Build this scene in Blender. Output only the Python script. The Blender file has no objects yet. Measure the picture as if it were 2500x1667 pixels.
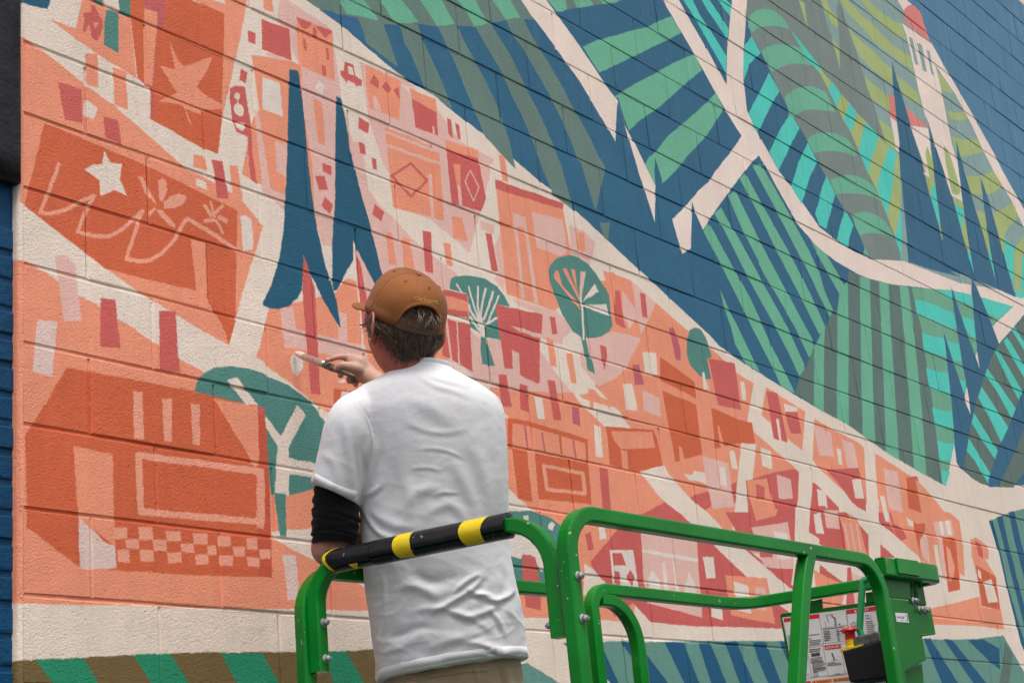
import bpy, bmesh, math, random
import numpy as np
from mathutils import Vector, Matrix, noise as mnoise
random.seed(7)
scene = bpy.context.scene
COL = scene.collection

# ------------------------------------------------------------------ camera
F_PX = 3876.2                       # focal length in pixels of the 2500 px wide photograph
CX, CY = 1250.0, 833.5
CAM = np.array([-2.1826266, -3.1053269, -0.6501498])
RIGHT = np.array([0.61960153, -0.77940478, -0.09285542])
DOWN = np.array([0.18164956, 0.2574728, -0.94905806])
FWD = np.array([0.76360813, 0.57117068, 0.30110908])
cam_data = bpy.data.cameras.new('camera')
cam_data.sensor_width = 36.0
cam_data.lens = F_PX / 2500.0 * 36.0
cam_data.clip_start = 0.05
cam_data.clip_end = 500.0
cam = bpy.data.objects.new('camera', cam_data)
COL.objects.link(cam)
m = Matrix.Identity(4)
for i in range(3):
    m[i][0] = RIGHT[i]; m[i][1] = -DOWN[i]; m[i][2] = -FWD[i]; m[i][3] = CAM[i]
cam.matrix_world = m
scene.camera = cam

# ------------------------------------------------------------------ sky, sun, exposure
SUN_EL, SUN_AZ = math.radians(64), math.radians(-122)      # direction towards the sun (azimuth from +x)
world = bpy.data.worlds.new('World'); scene.world = world; world.use_nodes = True
nt = world.node_tree; bg = nt.nodes['Background']
sky = nt.nodes.new('ShaderNodeTexSky'); sky.sky_type = 'NISHITA'; sky.sun_disc = False
sky.sun_elevation = SUN_EL; sky.sun_rotation = math.pi/2 - SUN_AZ
sky.dust_density = 4.0; sky.air_density = 1.0; sky.ozone_density = 1.0
hs = nt.nodes.new('ShaderNodeHueSaturation'); hs.inputs['Saturation'].default_value = 0.16   # overcast: nearly grey
nt.links.new(sky.outputs[0], hs.inputs['Color']); nt.links.new(hs.outputs[0], bg.inputs[0])
bg.inputs[1].default_value = 0.15
sun_d = bpy.data.lights.new('sun', 'SUN'); sun_d.energy = 1.5; sun_d.angle = math.radians(22); sun_d.color = (1.0, 0.95, 0.88)
sun = bpy.data.objects.new('sun', sun_d); COL.objects.link(sun)
sd = Vector((math.cos(SUN_EL)*math.cos(SUN_AZ), math.cos(SUN_EL)*math.sin(SUN_AZ), math.sin(SUN_EL)))
sun.rotation_euler = sd.to_track_quat('Z', 'Y').to_euler(); sun.location = (0, -6, 8)
scene.view_settings.view_transform = 'Standard'; scene.view_settings.look = 'None'
scene.view_settings.exposure = 0.43; scene.view_settings.gamma = 1.0
scene.view_settings.use_curve_mapping = False

# ------------------------------------------------------------------ helpers
def ray(x, y): return FWD + RIGHT*((x-CX)/F_PX) + DOWN*((y-CY)/F_PX)
def at(x, y, d): return CAM + ray(x, y)*d                      # a point seen at pixel x,y of the photograph, d metres deep
def on_plane(x, y, P, n):
    r = ray(x, y); return CAM + r*(np.dot(np.array(P)-CAM, n)/np.dot(r, n))
def project(P):
    q = np.asarray(P)-CAM; dd = q@FWD
    return np.stack([CX+F_PX*(q@RIGHT)/dd, CY+F_PX*(q@DOWN)/dd, dd], -1)
def lin(h):
    return tuple(((int(h[i:i+2], 16)/255+.055)/1.055)**2.4 if int(h[i:i+2], 16) > 10 else int(h[i:i+2], 16)/255/12.92 for i in (0, 2, 4))

def link(o, parent=None):
    COL.objects.link(o)
    if parent is not None: o.parent = parent
    return o
def tag(o, label=None, cat=None, group=None, kind=None):
    if label: o['label'] = label
    if cat: o['category'] = cat
    if group: o['group'] = group
    if kind: o['kind'] = kind
    return o
def empty(name, loc, label, cat, group=None):
    o = bpy.data.objects.new(name, None); o.location = loc; link(o)
    return tag(o, label, cat, group)
def mesh_obj(name, verts, faces, mat, parent=None, smooth=False, world=True):
    """verts are world coordinates; the object sits at its own centre, under its parent"""
    v = np.asarray(verts, float)
    c = v.mean(0)
    me = bpy.data.meshes.new(name)
    me.from_pydata((v-c).tolist(), [], [list(map(int, f)) for f in faces])
    me.validate(); me.update()
    if mat: me.materials.append(mat)
    if smooth: me.polygons.foreach_set('use_smooth', [True]*len(me.polygons))
    o = bpy.data.objects.new(name, me)
    pl = Vector((0, 0, 0))
    if parent is not None:
        p = parent
        while p is not None: pl += p.location; p = p.parent
    o.location = Vector(c)-pl
    return link(o, parent)
class MB:
    def __init__(s): s.v = []; s.f = []
    def add(s, v, f):
        b = len(s.v); s.v += [tuple(map(float, q)) for q in v]; s.f += [tuple(int(i)+b for i in q) for q in f]; return s
    def box(s, c, ax, ay, az):
        """centre and three half-axis vectors"""
        c, ax, ay, az = map(np.asarray, (c, ax, ay, az))
        v = [c+i*ax+j*ay+k*az for i in (-1, 1) for j in (-1, 1) for k in (-1, 1)]
        return s.add(v, [(0,1,3,2),(4,6,7,5),(0,4,5,1),(2,3,7,6),(0,2,6,4),(1,5,7,3)])
    def obj(s, name, mat, parent=None, smooth=False): return mesh_obj(name, s.v, s.f, mat, parent, smooth)
def unit(a): a = np.asarray(a, float); return a/np.linalg.norm(a)
def catmull(P, n):
    P = np.asarray(P, float); Q = np.vstack([2*P[0]-P[1], P, 2*P[-1]-P[-2]]); out = []
    for i in range(1, len(Q)-2):
        for t in np.linspace(0, 1, n, endpoint=False):
            a, b, c, d = Q[i-1:i+3]
            out.append(.5*((2*b)+(-a+c)*t+(2*a-5*b+4*c-d)*t*t+(-a+3*b-3*c+d)*t**3))
    out.append(P[-1]); return np.array(out)
def fillet(P, r, n=8):
    """polyline with rounded corners; r is one radius or one per inner corner"""
    P = [np.asarray(p, float) for p in P]; out = [P[0]]
    for i in range(1, len(P)-1):
        rr = r[i-1] if isinstance(r, (list, tuple)) else r
        if rr <= 0: out.append(P[i]); continue
        a = unit(P[i-1]-P[i]); b = unit(P[i+1]-P[i]); ang = math.acos(max(-1, min(1, a@b)))
        t = rr/math.tan(ang/2); c = P[i]+unit(a+b)*rr/math.sin(ang/2)
        p0 = P[i]+a*t-c; p1 = P[i]+b*t-c; w = math.acos(max(-1, min(1, unit(p0)@unit(p1))))
        for k in range(n+1):
            s = k/n; out.append(c+(p0*math.sin((1-s)*w)+p1*math.sin(s*w))/math.sin(w))
    out.append(P[-1]); return np.array(out)
def sweep(path, prof, ref, cap=True):
    """prof: closed 2-D section (side, up); ref: direction that stays the section's 'up'"""
    path = np.asarray(path, float); n = len(path); k = len(prof); V = []; ref = unit(ref)
    for i in range(n):
        t = unit(path[min(i+1, n-1)]-path[max(i-1, 0)])
        s = unit(np.cross(t, ref)); u = np.cross(s, t)
        stretch = 1.0
        for a, b in prof: V.append(path[i]+s*a*stretch+u*b)
    Fc = [(i*k+j, i*k+(j+1) % k, (i+1)*k+(j+1) % k, (i+1)*k+j) for i in range(n-1) for j in range(k)]
    if cap: Fc += [tuple(range(k-1, -1, -1)), tuple((n-1)*k+j for j in range(k))]
    return V, Fc
def sq(w, h=None, c=.005):
    h = h or w; a, b = w/2, h/2
    return [(a-c, -b), (a-c*.3, -b+c*.3), (a, -b+c), (a, b-c), (a-c*.3, b-c*.3), (a-c, b), (-a+c, b), (-a+c*.3, b-c*.3), (-a, b-c), (-a, -b+c), (-a+c*.3, -b+c*.3), (-a+c, -b)]
def circ(r, n=12): return [(r*math.cos(2*math.pi*i/n), r*math.sin(2*math.pi*i/n)) for i in range(n)]

# ------------------------------------------------------------------ materials
def mat(name, col, rough=.6, spec=.5, metal=0.0, coat=0.0, bump=None, vary=0.0, vscale=6.0, chips=None):
    """bump = [(scale, distance m, detail)...] on world position; vary = albedo variation"""
    mt = bpy.data.materials.new(name); mt.use_nodes = True; t = mt.node_tree; N = t.nodes; L = t.links
    b = N['Principled BSDF']; b.inputs['Base Color'].default_value = (*col, 1)
    b.inputs['Roughness'].default_value = rough; b.inputs['Metallic'].default_value = metal
    b.inputs['Specular IOR Level'].default_value = spec; b.inputs['Coat Weight'].default_value = coat
    b.inputs['Coat Roughness'].default_value = .08
    g = N.new('ShaderNodeNewGeometry')
    last = None; csock = None
    if vary:
        no = N.new('ShaderNodeTexNoise'); no.inputs['Scale'].default_value = vscale; no.inputs['Detail'].default_value = 5
        L.new(g.outputs['Position'], no.inputs['Vector'])
        mr = N.new('ShaderNodeMapRange'); mr.inputs[1].default_value = .3; mr.inputs[2].default_value = .7
        mr.inputs[3].default_value = 1-vary; mr.inputs[4].default_value = 1+vary*.6
        L.new(no.outputs[0], mr.inputs[0])
        mx = N.new('ShaderNodeVectorMath'); mx.operation = 'SCALE'; mx.inputs[0].default_value = col
        L.new(mr.outputs[0], mx.inputs['Scale']); csock = mx.outputs[0]
    if chips:
        ccol, thr, sc = chips
        no = N.new('ShaderNodeTexNoise'); no.inputs['Scale'].default_value = sc; no.inputs['Detail'].default_value = 3
        L.new(g.outputs['Position'], no.inputs['Vector'])
        gt = N.new('ShaderNodeMath'); gt.operation = 'GREATER_THAN'; gt.inputs[1].default_value = thr; L.new(no.outputs[0], gt.inputs[0])
        mx = N.new('ShaderNodeMix'); mx.data_type = 'RGBA'; mx.inputs[7].default_value = (*ccol, 1)
        L.new(gt.outputs[0], mx.inputs[0])
        if csock: L.new(csock, mx.inputs[6])
        else: mx.inputs[6].default_value = (*col, 1)
        csock = mx.outputs[2]
    if csock: L.new(csock, b.inputs['Base Color'])
    for sc, dist, det in (bump or []):
        no = N.new('ShaderNodeTexNoise'); no.inputs['Scale'].default_value = sc; no.inputs['Detail'].default_value = det
        L.new(g.outputs['Position'], no.inputs['Vector'])
        bp = N.new('ShaderNodeBump'); bp.inputs['Distance'].default_value = dist; bp.inputs['Strength'].default_value = 1.0
        L.new(no.outputs[0], bp.inputs['Height'])
        if last: L.new(last, bp.inputs['Normal'])
        last = bp.outputs[0]
    if last: L.new(last, b.inputs['Normal'])
    return mt

M_GREEN = mat('green_enamel', (0.0004, 0.168, 0.014), rough=.30, spec=.22, coat=.07, vary=.22, vscale=5, bump=[(14, .0012, 2), (160, .00015, 2)], chips=(lin('C9A08A'), .725, 66))
M_GREEN2 = mat('green_enamel_plain', (0.0004, 0.118, 0.010), rough=.4, spec=.22, coat=.05, vary=.12, vscale=7, bump=[(9, .0012, 2)])
M_ZINC = mat('zinc_bolt', (0.33, 0.33, 0.34), rough=.55, metal=.6, vary=.25, vscale=160)
M_FOAM = mat('black_vinyl', (0.008, 0.008, 0.009), rough=.33, spec=.45, vary=.3, vscale=9, bump=[(26, .0022, 2), (120, .0004, 2)], chips=(lin('6E7C80'), .72, 75))
M_YEL = mat('yellow_vinyl', (0.70, 0.50, 0.008), rough=.24, spec=.5, vary=.08, vscale=12, bump=[(26, .0016, 2)])
M_BLACK = mat('black_plastic', (0.006, 0.006, 0.007), rough=.55, spec=.25, vary=.2, vscale=30, bump=[(200, .0002, 2)])
M_SCUFF = mat('scuffed_black_plastic', (0.07, 0.075, 0.07), rough=.45, spec=.5, vary=.7, vscale=55, bump=[(120, .0006, 3)])
M_RED = mat('red_plastic', (0.55, 0.010, 0.016), rough=.38, vary=.12, vscale=60)
M_YPL = mat('yellow_plastic', (0.72, 0.46, 0.01), rough=.4, vary=.1, vscale=60)
M_WHITE = mat('white_decal', (0.58, 0.56, 0.58), rough=.35, vary=.06, vscale=20)
M_DRED = mat('red_print', (0.52, 0.010, 0.018), rough=.4)
M_ORANGE = mat('orange_print', (0.68, 0.17, 0.02), rough=.4)
M_BLUE = mat('blue_print', (0.02, 0.2, 0.6), rough=.4)
M_INK = mat('black_print', (0.035, 0.035, 0.04), rough=.5)
M_STEEL = mat('dark_steel', (0.08, 0.085, 0.09), rough=.5, metal=.5, vary=.2)
M_RUB = mat('rubber', (0.02, 0.02, 0.02), rough=.8)
M_ASPH = mat('asphalt', (0.055, 0.054, 0.052), rough=.9, vary=.25, vscale=3, bump=[(90, .003, 4)])

# ------------------------------------------------------------------ picture painted on the wall
MURAL = """
P nv S 745,0 792,32 846,74 899,120 952,165 1000,200 1027,213 1061,234 1114,279 1186,332 1266,399 1314,440 1372,485 1425,533 1500,603 1553,653 1612,706 1665,756 1731,817 1755,843 1819,888 1899,938 1952,970 2000,998 2066,1034 2160,1100 2239,1148 2308,1186 2330,1082 2336,1130 2348,1146 2380,1172 2415,1186 2460,1186 2500,1181 2700,1160 2700,-300 500,-300
# F1
P gg 10 915,0 1100,120 1150,150 1200,175 1390,170 1410,180 1640,225 1880,240 1980,225 2130,250 2280,235 2470,250 2580,225 2760,190 2890,165 3000,185 2900,0 2600,-400 600,-400
P nb 10 1050,95 1150,105 1200,130 1390,165 1410,200 1450,280 1485,400 1200,200
P gg 10 1400,170 1630,200 1700,400 1770,620 1480,400 1450,280
P gg 20 -95,205 70,225 150,430 250,640 340,850 400,1010 130,800 60,620 0,480 -50,400
P gg 20 240,215 425,215 500,380 600,560 700,740 800,960 860,1130 920,1300 975,1560 690,1250 650,1150 590,1000 510,810 430,600 330,400
P gg 20 590,225 735,200 840,380 920,500 1000,670 1090,850 1170,1000 1240,1150 1310,1310 1370,1470 1385,1504 1430,1664 1470,1804 1505,1930 1360,1820 1310,1780 1260,1650 1220,1560 1150,1350 1090,1200 1030,1060 960,930 900,790 820,620 740,490 660,350
P gg 20 875,175 1035,165 1120,330 1210,480 1290,610 1370,740 1440,880 1510,1010 1590,1140 1660,1270 1740,1440 1780,1504 1850,1614 1870,1704 1855,1904 1820,2204 1790,2194 1730,2014 1680,1854 1620,1664 1575,1504 1540,1450 1480,1290 1410,1130 1340,990 1270,850 1200,730 1130,610 1060,480 950,330
P gg 20 1015,-10 1140,185 1040,180
P mt 10 1225,0 1460,0 1530,90 1590,180 1570,190 1450,160 1300,130
P mt 10 1610,0 1800,0 1890,110 1955,205 1900,215 1750,220 1680,120
P mt 20 90,0 290,0 350,110 410,220 330,235 250,240 180,130
P mt 20 430,0 600,0 660,120 720,215 650,240 590,240 520,110
P mt 20 750,0 920,0 970,90 1015,160 880,185 820,90
P gg 20 1255,0 2000,-40 1900,28 1690,50 1545,75 1450,90 1360,115
P mt 20 1270,0 1430,0 1450,92 1360,115
P mt 20 1500,0 1660,0 1690,50 1545,76
P mt 20 1750,0 1880,-20 1960,0 1880,28 1780,40
# road1
P c2 30 -860,0 -760,150 -640,300 -400,640 -340,720 -160,1010 -40,1210 10,1300 180,1560 250,1750 370,2039 375,1704 305,1568 200,1350 95,1140 35,930 -30,850 -120,720 -320,420 -480,200 -625,0 -750,-190 -1000,-190
P nv 30 35,930 95,1140 130,1280 180,1440 215,1568 290,1794 370,2044 -200,2044 -60,1450 10,1310 25,990
P mt 30 -290,430 -180,380 0,330 150,285 300,250 420,190 520,150 615,300 500,365 400,410 200,510 0,605 -140,670
P mt 30 0,895 60,850 200,765 350,690 550,575 740,495 805,645 700,730 600,820 420,980 230,1110 140,1200 90,1080 40,905
P mt 30 930,855 830,960 650,1120 560,1190 480,1260 380,1390 310,1450 280,1510 370,1700 455,1675 600,1530 660,1440 770,1330 860,1230 950,1090 1005,1000
P nv 30 370,1450 410,1568 440,1670 375,1720 365,1568
# roads 2,3,4 + S road
P c2 30 450,0 480,70 700,440 800,620 900,800 1050,1060 1170,1250 1080,1380 930,1568 870,1664 780,1744 650,1899 530,2014 570,2160 620,2334 700,2284 712,1844 745,1960 810,2110 950,1904 1110,1684 1250,1504 1330,1430 1375,1504 1490,1724 1680,2054 1880,2284 2030,2400 2230,2514 2380,2574 2530,2609 2860,2644 3080,2669 3275,2709 3270,2540 3290,2560 3360,2729 3660,2814 3470,2995 3530,3154 3660,3008 3750,2900 3880,2790 3880,2650 3680,2724 3430,2604 3280,2560 3200,2510 2980,2444 2830,2414 2580,2384 2330,2354 2210,2314 2030,2204 1880,2084 1620,1714 1500,1560 1430,1430 1330,1250 1215,1020 1185,750 1185,450 1200,250 1220,0 1230,-190 1085,-190 1080,0 1060,150 1035,450 1030,780 860,470 700,200 590,0 500,-190 380,-190
P tq 30 630,0 715,0 790,150 900,310 1030,520 1030,680 960,560 820,310 700,110
P tq 30 800,0 870,0 960,130 1045,270 1035,365 900,160 850,90
P tq 30 950,0 1020,0 1070,40 1060,155 1000,80
# field4
P gr 30 1225,-190 1222,0 1205,150 1225,220 1255,335 1340,480 1430,660 1515,840 1615,1040 1700,1170 1775,1300 1880,1500 1940,1614 2030,1784 2110,1924 2180,2004 2290,2264 2340,2380 2640,2395 2700,2400 3800,2400 3800,-190
P tq 30 1255,335 1340,490 1240,590 1190,740 1183,560 1190,425
P tq 30 1420,670 1515,840 1440,960 1325,1205 1290,1190 1230,1040 1320,870
P tq 30 1615,1040 1700,1180 1620,1330 1505,1568 1420,1400 1520,1190
P tq 30 1775,1310 1865,1490 1800,1620 1715,1875 1620,1714 1690,1490
P tq 41 70,110 150,280 110,420 60,600 0,560 -40,460 0,330 30,210
P tq 41 235,420 310,560 270,700 265,770 160,700 190,560
P mt 41 415,770 455,845 400,840
P mt 30 1230,210 1250,140 1300,100 1370,85 1450,95 1520,140 1580,210 1615,275 1540,250 1460,238 1370,245 1300,270 1260,300 1225,250
P mt 30 1345,480 1400,430 1480,410 1560,408 1650,425 1740,460 1850,610 1830,605 1720,585 1620,590 1530,620 1440,665
P mt 40 -315,890 -240,830 -160,800 -80,792 0,815 60,850 100,920 150,1030 60,1015 -40,1005 -130,1015 -210,1050 -265,1090
P mt 40 -110,1290 -60,1240 0,1222 80,1217 160,1230 230,1260 290,1310 350,1420 330,1440 250,1405 150,1390 60,1390 -50,1405
P mt 41 105,150 180,120 260,100 340,108 430,150 490,200 540,290 570,340 480,300 380,275 270,270 160,278
P mt 41 300,470 380,440 450,440 530,470 600,530 650,600 690,690 600,650 500,635 420,640 370,655 330,580
P ol 30 1740,430 1880,660 1970,830 2040,980 2105,1110 2170,1220 2240,1380 2320,1568 2400,1734 2500,1984 2570,2164 2630,2334 2640,2390 2700,2394 2640,1600 2620,1420 2480,1310 2310,1120 2230,1040 2160,950 2080,860 1990,750 1930,680 1880,600
P tq 30 1615,270 1740,425 1880,600 1885,675 1760,520
P tq 40 115,745 200,855 165,985 130,920 90,840
P tq 40 280,945 345,1030 290,1215 225,1105 245,1040
P tq 40 435,1125 550,1250 500,1400 440,1568 360,1380 400,1220
P tq 41 415,0 480,0 450,95
P tq 40 640,1350 720,1410 690,1504 680,1674 620,1984 540,1754 530,1704 560,1584 590,1504
P tq 41 760,300 780,450 800,650 820,890 755,885 740,800 695,680 740,430
P ol 30 1690,0 1745,30 1775,275
P gb 40 20,-100 200,-100 180,0 165,80 180,300 190,480 197,640 150,480 95,290 40,110
P ol 40 15,0 70,0 100,80 165,160 168,270 110,210 55,110
P ol 40 115,350 185,440 195,650 160,510
# hillside
P gb 40 190,-100 715,-100 780,100 1060,600 1250,870 1400,1150 1600,1568 1780,1874 1900,2110 1900,2700 1300,2600 760,2390 740,1410 610,1310 540,1090 470,860 410,680 340,480 270,280 240,180 185,0
P ol 40 185,0 260,0 270,20 330,70 380,140 500,230 600,340 700,440 840,520 850,570 870,660 760,580 640,490 520,400 430,300 370,230 250,110
P ol 40 385,0 440,0 530,80 620,145 690,195 760,225 800,370 700,320 600,240 510,165 440,75
P ol 40 270,250 320,320 400,395 520,495 600,580 665,640 672,785 560,700 450,610 360,500 300,370
P ol 40 710,700 800,760 900,850 940,990 850,930 760,850 730,780
P ol 40 415,690 480,760 560,820 640,900 645,1020 560,960 480,900 440,800
P ol 40 540,1090 600,1130 660,1180 700,1330 730,1400 610,1310
P ol 40 1080,660 1130,700 1230,860 1130,840 1100,770
P ol 40 1165,1010 1250,1040 1330,1030 1360,1090 1290,1110 1200,1090
P ol 40 1215,1250 1300,1280 1400,1290 1460,1275 1520,1390 1400,1420 1290,1440 1240,1350
P ol 41 1340,115 1450,115 1530,100 1610,60 1690,200 1590,270 1500,290 1390,270
P ol 41 1440,430 1550,450 1640,440 1740,380 1780,360 1840,480 1760,560 1700,640 1700,840 1560,700 1500,650
P ol 41 1900,620 1800,770 1790,830 1790,1130 1850,1200 1865,1100 1860,830 1950,800
P tq 41 1700,680 1790,760 1780,1100 1740,1000 1700,850
P tq 41 1865,840 1960,820 1960,1200 1850,1235 1800,1215 1790,1130 1850,1200
P ol 40 860,1270 1050,1300 1060,1568 1100,2064 1000,1900 950,1600
P tq 41 1055,180 1085,260 1120,560 1100,575 1025,330 1035,220
P ol 41 1105,520 1155,815 1090,580
P ol 41 1200,285 1320,350 1335,420 1240,370
P tq 41 1230,360 1335,430 1315,630 1265,520
P ol 41 1335,450 1375,640 1385,830 1335,740 1305,620
P tq 41 1365,800 1395,830 1425,1015 1380,880
P ol 41 1430,430 1520,460 1570,700 1570,860 1495,620
P tq 41 1560,700 1595,890 1627,1090 1570,900
P ol 40 1250,1320 1310,1504 1350,1620 1330,1700 1270,1504
# navy tall trees
P nv 41 665,-944 680,-674 735,-104 765,300 800,650 820,900 1000,960 1300,1040 1150,950 1150,810 1100,580 1020,300 950,0 870,-244 780,-554 700,-814
P nv 41 1000,-384 1022,-174 1045,0 1080,300 1110,560 1150,810 1140,900 1420,1060 1420,1010 1380,880 1310,620 1230,320 1120,0 1060,-174
P nv 41 1255,-224 1270,0 1320,350 1360,640 1420,1010 1420,1065 1625,1140 1622,1085 1560,850 1500,620 1440,430 1340,100 1300,-50
P nv 41 1475,110 1520,460 1590,890 1622,1085 1622,1130 1800,1225 1750,1040 1700,850 1650,680 1560,350
P nv 41 960,700 1200,700 1400,1000 1600,1060 1800,1225 1550,1110 1390,1040 1100,950 830,905
# outer right sky
P n2 40 800,0 850,45 930,110 1015,385 1130,580 1260,800 1400,1040 1500,1220 1600,1400 1680,1568 1880,1924 2100,2200 2200,2200 2200,-300 600,-300
P cr 40 1815,-5 1880,50 2000,140 2200,300 2200,-300 1500,-300
P c2 40 700,-40 800,-40 800,0 850,45 785,85 780,110 720,10
P c2 40 1030,400 1130,580 1260,800 1400,1040 1500,1220 1600,1400 1680,1568 1880,1924 2100,2300 2100,2600 1880,2094 1780,1874 1600,1568 1500,1370 1400,1150 1250,870 1065,600 1020,400
P c2 40 760,215 1030,405 1065,600 1110,780 1160,1030 1220,1330 1270,1504 1315,1850 1215,1795 1120,1504 1060,1330 1000,1120 970,1060 920,860 850,540 800,320
P ol 40 1140,1325 1190,1400 1225,1504 1300,1760 1280,1790 1220,1780 1160,1504
P gb 40 825,340 860,355 910,600 880,590
P gb 40 895,395 940,415 990,665 955,650
P gb 40 985,460 1010,470 1055,695 1030,680
P r2 40 820,50 870,55 920,110 970,230 1015,385 900,300 800,215 780,150 785,85
P r2 40 640,855 690,890 710,1115 650,1080
P c2 40 650,1075 712,1120 735,1300 735,1400 705,1370
P r2 40 790,985 1000,1170 840,1155
P c2 40 835,1155 1000,1180 1030,1450 990,1345 972,1410 1000,1560 1015,1630 955,1590 985,1580 940,1450 880,1290
P nv 41 1000,-384 1045,0 1080,300 1120,0 1060,-174
# F5 diagonal stripes
P mt 31 815,620 1000,970 1140,1250 1300,1568 1350,1664 1440,1834 1535,2044 1660,2104 1560,1894 1440,1664 1370,1504 1250,1240 1080,940 880,570 850,550
P mt 31 920,460 1000,600 1200,1000 1480,1504 1600,1734 1700,1950 1745,1884 1745,1840 1590,1504 1310,1000 1090,600 980,400
P mt 31 1040,290 1180,620 1370,1000 1660,1504 1720,1634 1790,1779 1840,1704 1820,1614 1760,1504 1490,1000 1290,620 1110,250
P mt 31 1150,140 1290,400 1490,800 1700,1200 1850,1504 1885,1570 1940,1504 1800,1200 1600,800 1370,400 1200,90
P mt 31 1265,20 1470,400 1680,800 1880,1200 1970,1400 1985,1360 1880,1000 1790,800 1570,400 1340,0
P mt 31 960,1140 1010,1320 1075,1504 1110,1654 1210,1834 1340,1915 1220,1674 1140,1504 1060,1350
P mt 41 -80,690 0,780 60,830 235,1115 265,1080 185,1200 0,870
P mt 41 0,1060 130,1350 100,1400 0,1215 -60,1080
# F6 vertical stripes
P gv 42 265,-440 235,-390 180,-300 160,-170 100,-100 20,70 -50,190 -90,300 -180,455 -215,600 0,745 250,880 600,1130 900,1310 1125,1430 1100,1200 1040,700 985,300 935,0 890,-170 855,-370 700,-390 500,-440 370,-480 265,-520
P mt 42 -45,170 50,0 45,300 45,775 -45,710
P mt 42 185,-330 265,-430 270,0 270,500 270,890 165,835 165,400 165,0 165,-140
P mt 42 375,-475 465,-450 480,0 490,500 515,1060 400,985 385,500 378,0
P mt 42 550,-430 635,-405 655,0 690,500 735,1215 615,1140 590,500 570,0
P mt 42 740,-392 820,-370 865,0 910,400 945,800 985,1360 870,1290 830,700 785,100 770,0
# F7 sage + turquoise bands
P sg 42 850,-370 1220,-345 1395,-300 1480,-280 1780,-195 1590,-14 1650,150 1330,1200 1240,1060 1160,1450 1125,1430 1100,1200 1040,700 985,300 935,0 890,-170
P tq 42 1060,-349 1215,-342 1240,-250 1100,-330
P tq 42 1240,-335 1395,-299 1410,-194 1330,-234 1260,-254
P tq 42 1480,-280 1780,-195 1650,-84 1530,-134
P tq 42 875,-264 1000,-234 1240,-134 1265,6 1220,8 1050,-74 900,-124
P tq 42 1310,-104 1420,-74 1440,90 1400,80 1340,0
P tq 42 940,50 1060,85 1145,100 1165,270 1100,250 960,210
P tq 42 1175,120 1285,150 1310,310 1230,300
P tq 42 985,365 1090,400 1180,415 1205,610 1130,600 1010,540
P tq 42 1285,480 1345,490 1350,560 1335,610 1300,540
P tq 42 1035,730 1130,760 1215,770 1230,920 1150,910 1060,890
P tq 42 1085,1035 1160,1060 1245,1065 1205,1220 1160,1220 1100,1200
P tq 42 1120,1310 1200,1320 1160,1450 1130,1430
P gd 42 1790,0 1880,-110 2000,-160 2100,-160 2100,700 1860,600 1740,900 1640,1100 1550,1450 1480,1430 1400,1370 1325,1290 1390,900 1450,640 1520,440 1650,150 1720,80
P nv 42 1145,35 1230,310 1330,610 1350,560 1345,490 1310,300 1265,0 1240,-150 1215,-380 1260,-240 1340,0 1440,270 1450,180 1430,0 1400,-320 1393,-470 1480,-280 1590,-14 1650,150 1600,250 1520,440 1450,640 1390,900 1325,1290 1265,1240 1240,1000 1200,550 1165,250
P c2 42 1355,540 1375,650 1390,795 1345,690 1335,620
P c2 42 1450,215 1475,375 1435,260
P tq 42 1760,10 1790,-10 1880,130 2000,300 2000,400 1840,140
P tq 42 1690,120 1730,90 1900,380 1990,540 1960,600 1770,270
P tq 42 1610,210 1640,200 1880,610 1830,665 1730,470
P tq 42 1525,430 1545,370 1810,750 1770,840 1640,600
P tq 42 1460,640 1490,540 1740,920 1670,1050 1560,820
P tq 42 1400,870 1420,780 1645,1140 1620,1215 1500,1040
P tq 42 1355,1130 1375,1010 1570,1340 1550,1430 1430,1220
P nv 42 2000,400 2000,800 1900,900 1790,1150 1640,1462 1555,1460 1550,1400 1640,1120 1740,900 1830,670 1900,500
P gd 42 2000,800 2000,1100 1900,1300 1780,1465 1640,1462 1790,1150 1900,880
P nv 42 2000,1050 2000,1440 1840,1445 1900,1290
# town, upper left
P sa 02 150,-640 300,-584 440,-494 540,-424 730,-294 920,-194 1080,-84 1220,0 1440,150 1640,285 1880,410 1880,2570 1200,2544 630,2539 150,2519
P sa 12 -100,400 600,600 2400,600 2400,2600 1500,2597 850,2582 0,2572 -100,2570
P sa 12 590,-170 545,0 500,160 465,270 640,400 800,510 980,680 1160,810 1500,1200 1880,1300 2400,800 2400,560 1880,-300 1500,-480 1290,-440 1200,-320
P tl 00 195,-60 465,-60 465,0 435,90 195,30
P sa 00 460,185 695,265 750,0 760,-60 1300,-60 1200,170 1250,720 900,510 780,420
P gs 00 820,-30 945,-30 945,60 870,20
P gs 00 1085,-30 1190,-30 1200,175 1100,120 1080,0
P gs 00 970,90 1085,120 1085,490 950,410
P cr 00 945,-30 1085,-30 1100,110 970,80
P rd 00 830,50 870,60 910,150 945,190 945,260 890,385 840,350 820,220 775,310 755,290 775,190 760,120 840,110
P sa 00 850,210 915,210 870,270
P or 00 1190,-60 1900,-60 1760,0 1790,20 1880,40 2065,130 2045,960 2040,1080 2000,1420 1820,1340 1380,1095 1380,820 1260,720 1200,170
P sa 10 -110,0 0,50 180,130 160,960 165,1080 220,830 270,600 320,380 370,90 385,0 390,-60 180,-60 190,45 60,0 20,-60 -200,-60
P sa 00 1325,80 1445,110 1440,270 1400,790 1320,760
P mv*.75 00 1330,-60 1530,-60 1530,0 1500,230 1440,290 1400,1090 1380,1080 1400,780 1445,270 1445,110 1325,80
P sa 00 1555,370 1640,560 1690,610 1955,515 1890,680 1810,800 1880,865 2050,965 2040,1000 1890,1005 1860,1055 1700,1000 1768,1155 1730,1110 1680,980 1580,945 1450,940 1630,850 1570,760 1475,605 1610,640
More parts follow.
